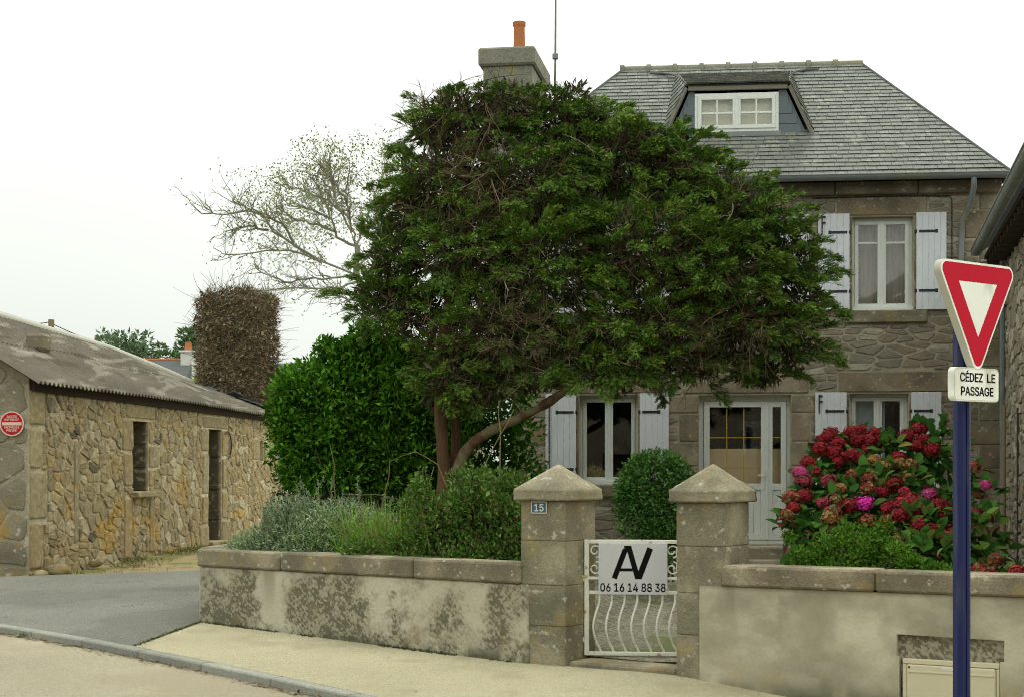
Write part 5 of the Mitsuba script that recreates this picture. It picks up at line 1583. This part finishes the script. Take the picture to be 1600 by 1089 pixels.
# clipped bush in front of the house
rx = np.random.default_rng(111)
bx = [(1.61, 18, 1.45, .40, .46, .4), (1.5, 18, 1.25, .36, .35, .35), (1.72, 18, 1.2, .34, .35, .35), (1.6, 18, .85, .3, .3, .3)] + [(1.61 + .33 * math.cos(a_), 18 - .2 * abs(math.sin(a_ * 1.7)), 1.45 + .34 * math.sin(a_), .14, .14, .14) for a_ in np.linspace(-.6, 3.7, 12)]
shrub('clipped_bush', bx, 9500, rx, [[.04, .13, .012], [.06, .17, .018], [.028, .085, .012], [.09, .22, .03]], (.035, .06), (.016, .026), 'rounded clipped dark green bush seen above the gate, in front of the left window', 'bush', lo=.7, material='gloss_foliage', base=(1.6, 18, .45))
mb = MB()
for _ in range(26):
    o = np.array([1.02 + rx.normal(0, .06), 16.6 + rx.normal(0, .1), .42])
    a_ = rx.normal(0, .28, 2)
    t = np.linspace(0, 1, 7)[:, None]
    pts = o + t * [0, 0, rx.uniform(.5, .95)] + t ** 2 * np.array([a_[0] + .08, a_[1], -.12 - abs(a_[0])])
    w = .008 * (1 - t * .85)
    v = np.vstack([pts - w * [1, .2, 0], pts + w * [1, .2, 0]])
    k = np.arange(6)
    mb.add(v, np.stack([k, k + 1, k + 8, k + 7], 1), (np.array([.11, .17, .04]) if rx.random() < .6 else np.array([.30, .25, .11])) * rx.uniform(.7, 1.2))
put('iris_clump', mb, 'foliage', None, False, 'color')
lab('iris_clump', 'tuft of thin yellowing leaves behind the gate, left of the rounded bush', 'plant', kind='stuff')

# hydrangea
HEADS = [(3.69,18.5,2.13,'r'),(3.94,18.5,2.14,'r'),(4.03,18.5,2.17,'r'),(4.19,18.5,2.14,'r'),(3.57,18.4,2.05,'r'),(3.73,18.3,2.01,'r'),(3.97,18.4,2.05,'r'),(4.11,18.4,2.05,'r'),(3.51,18.2,1.95,'r'),(3.66,18.2,1.91,'r'),(3.84,18.1,1.88,'r'),(3.92,18.1,1.84,'r'),(4.7,18.5,2.18,'r'),(4.54,18.4,2.1,'r'),(4.73,18.4,2.06,'r'),(4.78,18.2,1.94,'r'),(3.33,18.0,1.79,'r'),(3.39,17.9,1.69,'r'),(3.2,17.8,1.68,'p'),(3.23,17.7,1.58,'f'),(3.5,17.7,1.59,'f'),(3.03,17.4,1.41,'b'),(3.04,17.3,1.3,'r'),(2.95,17.2,1.23,'b'),(3.36,17.3,1.35,'f'),(3.51,17.4,1.37,'b'),(3.6,17.6,1.5,'o'),(4.07,18.0,1.81,'o'),(3.79,17.8,1.65,'b'),(3.96,17.7,1.61,'b'),(4.37,18.1,1.84,'r'),(4.46,17.9,1.76,'b'),(4.39,17.7,1.61,'o'),(4.36,18.0,1.78,'o'),(4.15,17.9,1.74,'o'),(3.81,17.3,1.34,'m'),(4.04,17.5,1.47,'r'),(4.29,17.5,1.46,'c'),(4.56,17.5,1.44,'p'),(4.34,17.4,1.37,'c'),(4.49,17.3,1.3,'b'),(4.16,17.1,1.22,'r'),(3.65,17.3,1.32,'r'),(3.39,17.1,1.19,'o'),(4.43,16.9,1.06,'r'),(4.57,16.8,1.01,'c'),(4.01,16.7,0.97,'o'),(4.99,17.2,1.24,'r'),(5.21,17.6,1.54,'p'),(4.83,16.2,0.66,'b'),(5.12,16.2,0.67,'c'),(4.76,16.3,0.7,'b'),(5.16,17.9,1.74,'b'),(3.8,17.1,1.17,'b'),(3.44,17.2,1.25,'b'),(4.0,17.1,1.17,'r'),(4.95,16.4,0.78,'b'),(4.62,17.3,1.32,'r')]
HC = {'r': (.225, .008, .014), 'b': (.22, .032, .022), 'o': (.32, .13, .04), 'p': (.46, .055, .19), 'm': (.66, .03, .37), 'f': (.25, .03, .05), 'c': (.36, .03, .04)}
rg = np.random.default_rng(121)
hy = 'hydrangea'
HEADS += [(3.62, 18.35, 2.1, 'r'), (3.8, 18.45, 1.98, 'r'), (4.08, 18.4, 1.95, 'r'), (4.26, 18.45, 2.03, 'r'), (3.7, 18.15, 1.8, 'r'), (4.2, 17.6, 1.55, 'r'), (4.38, 17.3, 1.25, 'r'), (4.7, 17.3, 1.22, 'c'), (4.22, 17.35, 1.34, 'c'), (3.9, 17.5, 1.5, 'b'), (4.62, 18.3, 1.98, 'r'), (4.3, 16.9, 1.12, 'r'), (4.7, 17.0, 1.05, 'r'), (3.2, 17.5, 1.42, 'r'), (4.05, 17.2, 1.3, 'r')]
for x, y, z, c in HEADS:
    n = 74
    r = (.084 if c in 'rbcm' else .072) * rg.uniform(.72, 1.2)
    i = np.arange(n) + .5
    ph = np.arccos(1 - 1.62 * i / n)
    th = np.pi * (1 + 5 ** .5) * i
    nr = np.stack([np.cos(th) * np.sin(ph), np.sin(th) * np.sin(ph), np.cos(ph)], 1)
    tl = trimesh.transformations.euler_matrix(.55 + rg.normal(0, .25), rg.normal(0, .25), 0)[:3, :3]
    nr = nr @ tl.T
    ct = np.array([x, y, z]) + nr * r * (1 + rg.normal(0, .12, (n, 1))) * [1, 1, .82] * 1.0 + np.array([0, 0, -1]) * (rg.random((n, 1)) < .15) * .012
    base = np.array(HC[c])
    fc = base * rg.uniform(.65, 1.4, (n, 1)) + rg.uniform(0, .01, (n, 3))
    if c in 'ob':
        fc = np.where(rg.random((n, 1)) < .35, np.array([.13, .14, .04]) * rg.uniform(.7, 1.3, (n, 1)), fc)
        fc = np.where(rg.random((n, 1)) < .2, np.array([.30, .16, .05]) * rg.uniform(.7, 1.2, (n, 1)), fc)
    u = unit(np.cross(nr, rg.normal(size=(n, 3))))
    w = np.cross(nr, u)
    til = rg.normal(0, .22, (n, 3))
    B_, D_, U_, C_ = [], [], [], []
    for k in range(4):
        a_ = k * np.pi / 2
        B_.append(ct)
        D_.append(unit(u * math.cos(a_) + w * math.sin(a_) + nr * .22 + til))
        U_.append(nr)
        C_.append(fc * (1 + .12 * (k % 2)))
    v, f, cc = leaves(np.vstack(B_), np.vstack(D_), np.vstack(U_), np.tile(rg.uniform(.016, .029, n), 4), .024, np.vstack(C_), .12, .58)
    mb = MB().add(v, f, cc)
    b = trimesh.creation.icosphere(subdivisions=1, radius=1)
    mb.add(b.vertices * [r * .86, r * .86, r * .7] + [x, y, z], b.faces, base * .5)
    mb.tube([(x + rg.normal(0, .03), y + .05, z - .5), (x, y, z)], [.006, .005], 4, (.09, .10, .03), cap=False)
    k_ = put(K(f'{hy}__flower_head'), mb, 'foliage', None, False, 'color')
    lab(k_, {'r': 'dark red flower head', 'b': 'brownish red flower head', 'o': 'faded orange-brown flower head', 'p': 'pink flower head', 'm': 'bright magenta flower head', 'f': 'dusky pink flower head', 'c': 'coral red flower head'}[c])
hc = [(x + .05, y + .12, z - .12, .13, .15, .14) for x, y, z, c in HEADS] + [(4.2, 17.8, 1.3, .75, .45, .4), (3.6, 17.6, 1.05, .55, .4, .4), (4.5, 17.2, .95, .55, .35, .4), (4.9, 17.0, .9, .35, .4, .4), (4.4, 18.4, 1.85, .5, .25, .3), (5.0, 18.6, 1.95, .25, .35, .3), (3.3, 17.2, .9, .35, .3, .3), (4.3, 16.6, .8, .4, .25, .3)]
p, d = shell(hc, 3200, rg, .5, 1.06, .55)
n = len(p)
hd = np.array([h[:3] for h in HEADS])
ok = np.array([np.min(np.linalg.norm((hd - q) / [.10, .10, .09], axis=1)) > 1.0 for q in p])
p, d = p[ok], d[ok]
n = len(p)
o = np.argsort(p[:, 1] - .4 * d[:, 2] + .8 * d[:, 1])
p, d = p[o], d[o]
palette = np.array([[.06, .16, .03], [.085, .21, .04], [.045, .12, .028], [.15, .25, .05], [.16, .05, .035], [.24, .22, .06]])
ci = rg.choice(6, n, p=[.36, .26, .2, .09, .06, .03])
low = (p[:, 2] < 1.15) & (p[:, 0] > 4.0)
ci[low & (rg.random(n) < .4)] = 3
lc = palette[ci] * rg.uniform(.7, 1.25, (n, 1))
ld = unit(d * .7 + rg.normal(0, .45, (n, 3)) + [0, -.15, .0])
lu = unit(d * .4 + [0, -.15, .85] + rg.normal(0, .25, (n, 3)))


def big_leaf(b, dr_, up, L, W, c):
    """Pointed oval leaf with a rib, drooping at the tip."""
    sd = unit(np.cross(dr_, up))
    nr = np.cross(sd, dr_)
    t = np.array([0, .2, .45, .7, .88, 1.0])
    w = np.array([.08, .72, 1, .78, .4, .0]) * W / 2
    rib = b + dr_ * (t * L)[:, None] - nr * (t ** 2 * L * .22)[:, None]
    e1 = rib + sd * w[:, None] + nr * (w * .32)[:, None]
    e2 = rib - sd * w[:, None] + nr * (w * .32)[:, None]
    k = np.arange(5)
    return np.vstack([rib, e1, e2]), np.vstack([np.stack([k, k + 6, k + 7, k + 1], 1), np.stack([k, k + 1, k + 13, k + 12], 1)]), c


rest = MB()
for i in range(n):
    L = rg.uniform(.11, .185)
    v, f, c = big_leaf(p[i], ld[i], lu[i], L, L * rg.uniform(.58, .7), lc[i])
    if i < 240:
        put(K(f'{hy}__leaf'), MB().add(v, f, c), 'thin_foliage', None, True, 'color')
    else:
        rest.add(v, f, c)
put(f'{hy}__more_leaves', rest, 'thin_foliage', None, True, 'color')
lab(f'{hy}__more_leaves', kind='stuff')
mb = MB()
for i in range(46):
    e_ = np.array(HEADS[i % len(HEADS)][:3]) - [0, -.05, .2]
    s_ = np.array([rg.normal(4.3, .35), rg.normal(17.7, .25), .45])
    mb.tube([s_, (s_ + e_) / 2 + rg.normal(0, .05, 3), e_], [.012, .009, .006], 5, (.085, .075, .04))
put(f'{hy}__stems', mb, 'foliage', None, True, 'color')
lab(f'{hy}__stems', kind='stuff')
lab(hy, 'large hydrangea with dark red, coral and pink flower heads beside the door', 'hydrangea')

# small bright shrub in front of it, behind the wall
rq = np.random.default_rng(131)
gs = [(2.62, 14.3, .86, .16, .16), (2.85, 14.2, .92, .24, .24), (3.06, 14.1, .98, .24, .24), (3.28, 14.0, .92, .2, .2), (3.42, 13.8, .84, .16, .16), (3.72, 13.7, .76, .2, .13), (3.0, 14.0, .78, .3, .2)]
gs += [(c[0] + rq.normal(0, c[3] * .7), c[1] + rq.normal(-.05, .1), c[2] + rq.normal(.03, c[4] * .5), c[3] * .35, c[4] * .35) for c in gs for _ in range(6)]
shrub('low_shrub', gs, 9000, rq, [[.08, .20, .02], [.115, .26, .03], [.05, .13, .015], [.19, .31, .05]], (.022, .042), (.013, .022), 'low fresh green shrub just behind the right garden wall, below the hydrangea', 'shrub', upl=.5, material='thin_foliage', base=(3.0, 14.1, .45))

# ---------------------------------------------------------------- across the road, mirrored in the panes
OF = Frame(-16, -11, 0)
ob = 'opposite_house'
ow = sbox(0, -.3, 30, 4.6).difference(unary_union([sbox(3 + 4.5 * k, .9, 4.1 + 4.5 * k, 2.3) for k in range(6)]))
put(f'{ob}__wall', MB().slab(ow, -.4, 0), 'clean_render', OF)
put(f'{ob}__roof', MB().add([[-.3, .35, 4.55], [30.3, .35, 4.55], [30.3, -4, 8.2], [-.3, -4, 8.2], [-.3, -8.3, 4.55], [30.3, -8.3, 4.55]], [(0, 1, 2, 3), (3, 2, 5, 4)]), 'far_slate', OF)
for k in range(6):
    put(K(f'{ob}__window'), MB().box(3 + 4.5 * k, 4.1 + 4.5 * k, -.3, -.25, .9, 2.3), 'room_dark', OF)
lab(ob, 'long beige house across the road, mirrored in the glass of the front door', 'house')

# ---------------------------------------------------------------- far things
fh = 'far_house'
HFF = Frame(-25.25, 75, 2)
put(f'{fh}__wall', MB().box(0, 9.4, 0, 7, 0, 5.0), 'white_wash', HFF)
put(f'{fh}__roof', MB().add([[-.2, -.3, 4.9], [9.6, -.3, 4.9], [9.6, 3.5, 7.1], [-.2, 3.5, 7.1], [-.2, 7.3, 4.9], [9.6, 7.3, 4.9]], [(0, 1, 2, 3), (3, 2, 5, 4), (0, 3, 4, 0), (1, 5, 2, 1)]), 'far_slate', HFF)
for k in range(24):
    put(K(f'{fh}__ridge_tile'), MB().tube([(-.2 + k * .408, 3.5, 7.1), (.19 + k * .408, 3.5, 7.11)], .07, 6), 'terracotta', HFF)
put(f'{fh}__chimney', MB().box(9.05, 9.62, 3.0, 3.9, 5.6, 7.42, .03).box(8.98, 9.69, 2.93, 3.97, 7.42, 7.52, .03), 'white_wash', HFF)
put(f'{fh}__chimney_pot', MB().tube([(9.33, 3.45, 7.5), (9.33, 3.45, 7.95)], [.2, .15], 10), 'terracotta', HFF, 40)
lab(fh, 'distant house with grey roof, orange ridge and white chimney above the barn roof', 'house')
HG = Frame(-10.2, 60, 1)
put('far_house_001__wall', MB().box(0, 9, 0, 6, 0, 4.6), 'gable_mat', HG)
put('far_house_001__roof', MB().add([[-.2, -.3, 4.5], [9.2, -.3, 4.5], [9.2, 3, 5.92], [-.2, 3, 5.92], [-.2, 6.3, 4.5], [9.2, 6.3, 4.5]], [(0, 1, 2, 3), (3, 2, 5, 4), (0, 3, 4, 0), (1, 5, 2, 1)]), 'far_slate', HG)
lab('far_house_001', 'distant grey slate roof just visible right of the ivy-covered chimney', 'house')
HH = Frame(-29.1, 110, 0)
put('far_chimney__stack', MB().box(.0, .9, 0, .8, 3, 10.2, .03), 'cement_mat', HH)
put('far_chimney__pot', MB().tube([(.45, .4, 10.2), (.45, .4, 10.9)], .16, 8), 'terracotta', HH)
rf = np.random.default_rng(141)


def far_tree(cx, cy, z, w, h, cols, label, spike):
    key = K('far_tree')
    cl = [(cx + rf.normal(0, w * .4), cy + rf.normal(0, w * .3), z + rf.uniform(-.2, .9) * h * (1 - .4 * spike), w * rf.uniform(.18, .34), h * rf.uniform(.14, .25)) for _ in range(14)]
    if spike:
        cl += [(cx + x, cy, z + h * (.7 + rf.uniform(0, .3)), .16, h * .3) for x in np.linspace(-w * .6, w * .6, 6)]
    p, d = shell(cl, 2600, rf, .6, 1.08, .5)
    n = len(p)
    c = np.array(cols)[rf.choice(len(cols), n)] * rf.uniform(.6, 1.2, (n, 1))
    put(f'{key}__crown', MB().add(*leaves(p, unit(d + rf.normal(0, .4, (n, 3)) + [0, 0, .3]), unit(rf.normal(size=(n, 3))), rf.uniform(.2, .42, n), rf.uniform(.08, .16, n), c)), 'foliage', None, False, 'color')
    lab(f'{key}__crown', kind='stuff')
    put(f'{key}__trunk', MB().tube([(cx, cy, 0), (cx, cy, z + h * .6)], [.4, .12], 7, (.3, 0)), 'bark_mat', None, True, 'uv')
    lab(key, label, 'tree')


far_tree(-24.2, 100, 8.7, 2.4, 1.5, [[.12, .20, .11], [.16, .25, .13]], 'distant spiky green tree above the barn ridge, left of the far chimney', 1)  # haze put into the colours: far crowns lightened
far_tree(-20.2, 100, 8.9, 1.9, 1.6, [[.10, .19, .08], [.13, .23, .09]], 'distant rounded tree behind the white chimney, left of the ivy stack', 0)
far_tree(-8.6, 48, 2.6, 1.0, 2.0, [[.16, .22, .04], [.20, .26, .05]], 'pale yellow-green bush low behind the right side of the ivy stack', 0)
lab('far_chimney', 'tiny distant chimney with an orange pot on the skyline left of the trees', 'chimney')
put('utility_pole', MB().tube([(-17.28, 60, 0), (-17.28, 60, 7.34)], [.16, .11], 9), 'old_timber', None, 40)
lab('utility_pole', 'wooden utility pole rising behind the barn ridge at far left', 'pole')


def wire(a_, b_, sag):
    a_, b_ = np.array(a_, float), np.array(b_, float)
    return [a_ + (b_ - a_) * t - np.array([0, 0, sag * 4 * t * (1 - t)]) for t in np.linspace(0, 1, 22)]


put('overhead_wire', MB().tube(wire((-17.28, 60, 7.25), (-30, 58, 8.0), .7), .018, 4).tube(wire((-17.28, 60, 7.2), (-13.6, 64, 6.2), .25), .018, 4), 'iron')
lab('overhead_wire', 'thin black overhead wire hung from the wooden utility pole', 'wire')

# ---------------------------------------------------------------- small things on the ground
ru = np.random.default_rng(151)
line2 = LineString(KERB[1:6])
mb, gb = MB(), MB()
for _ in range(900):
    s0 = ru.choice([4.2, 5.6, 6.8, 8.3, 10.2, 11.8, 13.5]) + ru.normal(0, .5)
    q = np.array(line2.interpolate(float(np.clip(s0, 0, line2.length))).coords[0]) + np.array([-.7, -.72]) * (.16 + abs(ru.normal(0, .05)))
    z = gz([q])[0] - .058
    dd = unit(np.array([ru.normal(), ru.normal(), ru.uniform(-.02, .25)]))
    c = np.array([[.17, .085, .045], [.28, .18, .09], [.10, .06, .035], [.40, .33, .22]])[ru.choice(4)] * ru.uniform(.7, 1.2)
    v, f, cc = leaves(np.array([[q[0], q[1], z]]), dd[None], np.array([[0, 0, 1.0]]), ru.uniform(.015, .06), ru.uniform(.01, .035), c[None], .15)
    mb.add(v, f, cc)
n = 170
q = np.column_stack([ru.uniform(-5.5, 2.5, n), ru.uniform(12.2, 22.5, n)])
q = q[[(pav.contains(Point(*w_)) or drive.contains(Point(*w_))) for w_ in q]]
n = len(q)
mb.add(*leaves(np.column_stack([q, gz(q) + .008]), unit(np.column_stack([ru.normal(size=(n, 2)), ru.uniform(-.02, .2, n)])), np.tile([[0, 0, 1.0]], (n, 1)), ru.uniform(.012, .045, n), ru.uniform(.008, .025, n), np.array([[.17, .085, .045], [.25, .17, .09], [.12, .10, .05]])[ru.choice(3, n)], .15))
put('leaf_litter', mb, 'foliage', None, False, 'color')
lab('leaf_litter', 'dead brown leaves lying along the kerb and scattered over the pavement', 'leaves', kind='stuff')
tuf = [(1.2, .16, .8, 'at the left edge of the photo'), (2.5, .02, 1, 'on the driveway side, second from the left'), (3.0, .16, 1, 'on the road side, third from the left'), (3.9, .0, .5, 'a tiny one on the driveway side'), (5.0, .16, 1.2, 'the biggest, on the road side'), (5.9, .15, 1, 'on the road side, farthest to the right')]
for s0, o_, sz, where in tuf:
    key = K('weed_tuft')
    q0 = np.array(line2.interpolate(s0).coords[0]) + np.array([-.7, -.72]) * o_
    z = gz([q0])[0] - (.06 if o_ > .1 else 0)
    n = 70
    b = np.column_stack([q0[0] + ru.normal(0, .07 * sz, n), q0[1] + ru.normal(0, .02, n), np.full(n, z)])
    dd = unit(np.column_stack([ru.normal(0, .6, n), ru.normal(0, .6, n), ru.uniform(.3, 1, n)]))
    put(key, MB().add(*leaves(b, dd, unit(ru.normal(size=(n, 3))), ru.uniform(.03, .08, n) * sz, .008, np.array([.09, .14, .03]) * ru.uniform(.6, 1.3, (n, 1)))), 'foliage', None, False, 'color')
    lab(key, 'small tuft of weeds in the kerb joint, ' + where, 'weed', 'weeds along the kerb')
mb = MB()
for fr_w, x0, x1, n in ((LF, .1, 4.2, 900), (RF, -.15, 4.2, 1500)):
    x = ru.uniform(x0, x1, n)
    q = fr_w(np.column_stack([x, -np.abs(ru.normal(0, .025, n)) - .004, x * 0]))
    m_ = meshkit.fbm(np.column_stack([x * 2.2, x * 0 + fr_w.o[0], x * 0]), 3, 8) > .47
    q = q[m_]
    n = len(q)
    q[:, 2] = gz(q[:, :2]) + .002
    mb.add(*leaves(q, unit(np.column_stack([ru.normal(0, .7, n), ru.normal(0, .7, n), ru.uniform(.1, .9, n)])), unit(ru.normal(size=(n, 3))), ru.uniform(.012, .045, n), ru.uniform(.008, .02, n), np.array([[.05, .06, .02], [.09, .07, .035], [.07, .09, .025]])[ru.choice(3, n)] * ru.uniform(.6, 1.2, (n, 1))))
n = 420
t = ru.random(n)
q = np.column_stack([-3.54 + .26 * t + ru.normal(0, .012, n), 15.0 + 1.93 * t, t * 0])
q[:, 2] = gz(q[:, :2]) + .004
mb.add(*leaves(q, unit(np.column_stack([ru.normal(0, .7, n), ru.normal(0, .7, n), ru.uniform(.1, .8, n)])), unit(ru.normal(size=(n, 3))), ru.uniform(.01, .035, n), .012, np.array([[.05, .06, .02], [.10, .08, .04], [.09, .12, .03]])[ru.choice(3, n)]))
put('wall_foot_moss', mb, 'foliage', None, False, 'color')
lab('wall_foot_moss', 'dark moss and dead bits along the foot of the front walls', 'moss', kind='stuff')
n = 2600
k = ru.uniform(-.5, 13, n)
y = -np.abs(ru.normal(0, .5, n)) - .05
q = BF(np.column_stack([k, y, k * 0]))
m_ = meshkit.fbm(np.column_stack([q[:, 0], q[:, 1], q[:, 1] * 0]) * 1.3, 2, 4) > .5
q = q[m_]
n = len(q)
q[:, 2] = gz(q[:, :2]) - .10
put('verge_grass', MB().add(*leaves(q, unit(np.column_stack([ru.normal(0, .6, n), ru.normal(0, .6, n), ru.uniform(.4, 1, n)])), unit(ru.normal(size=(n, 3))), ru.uniform(.05, .16, n), .012, np.array([[.13, .17, .04], [.25, .20, .09], [.10, .14, .03]])[ru.choice(3, n)] * ru.uniform(.6, 1.2, (n, 1)))), 'foliage', None, False, 'color')
lab('verge_grass', 'patchy grass along the foot of the barn wall', 'grass', kind='stuff')
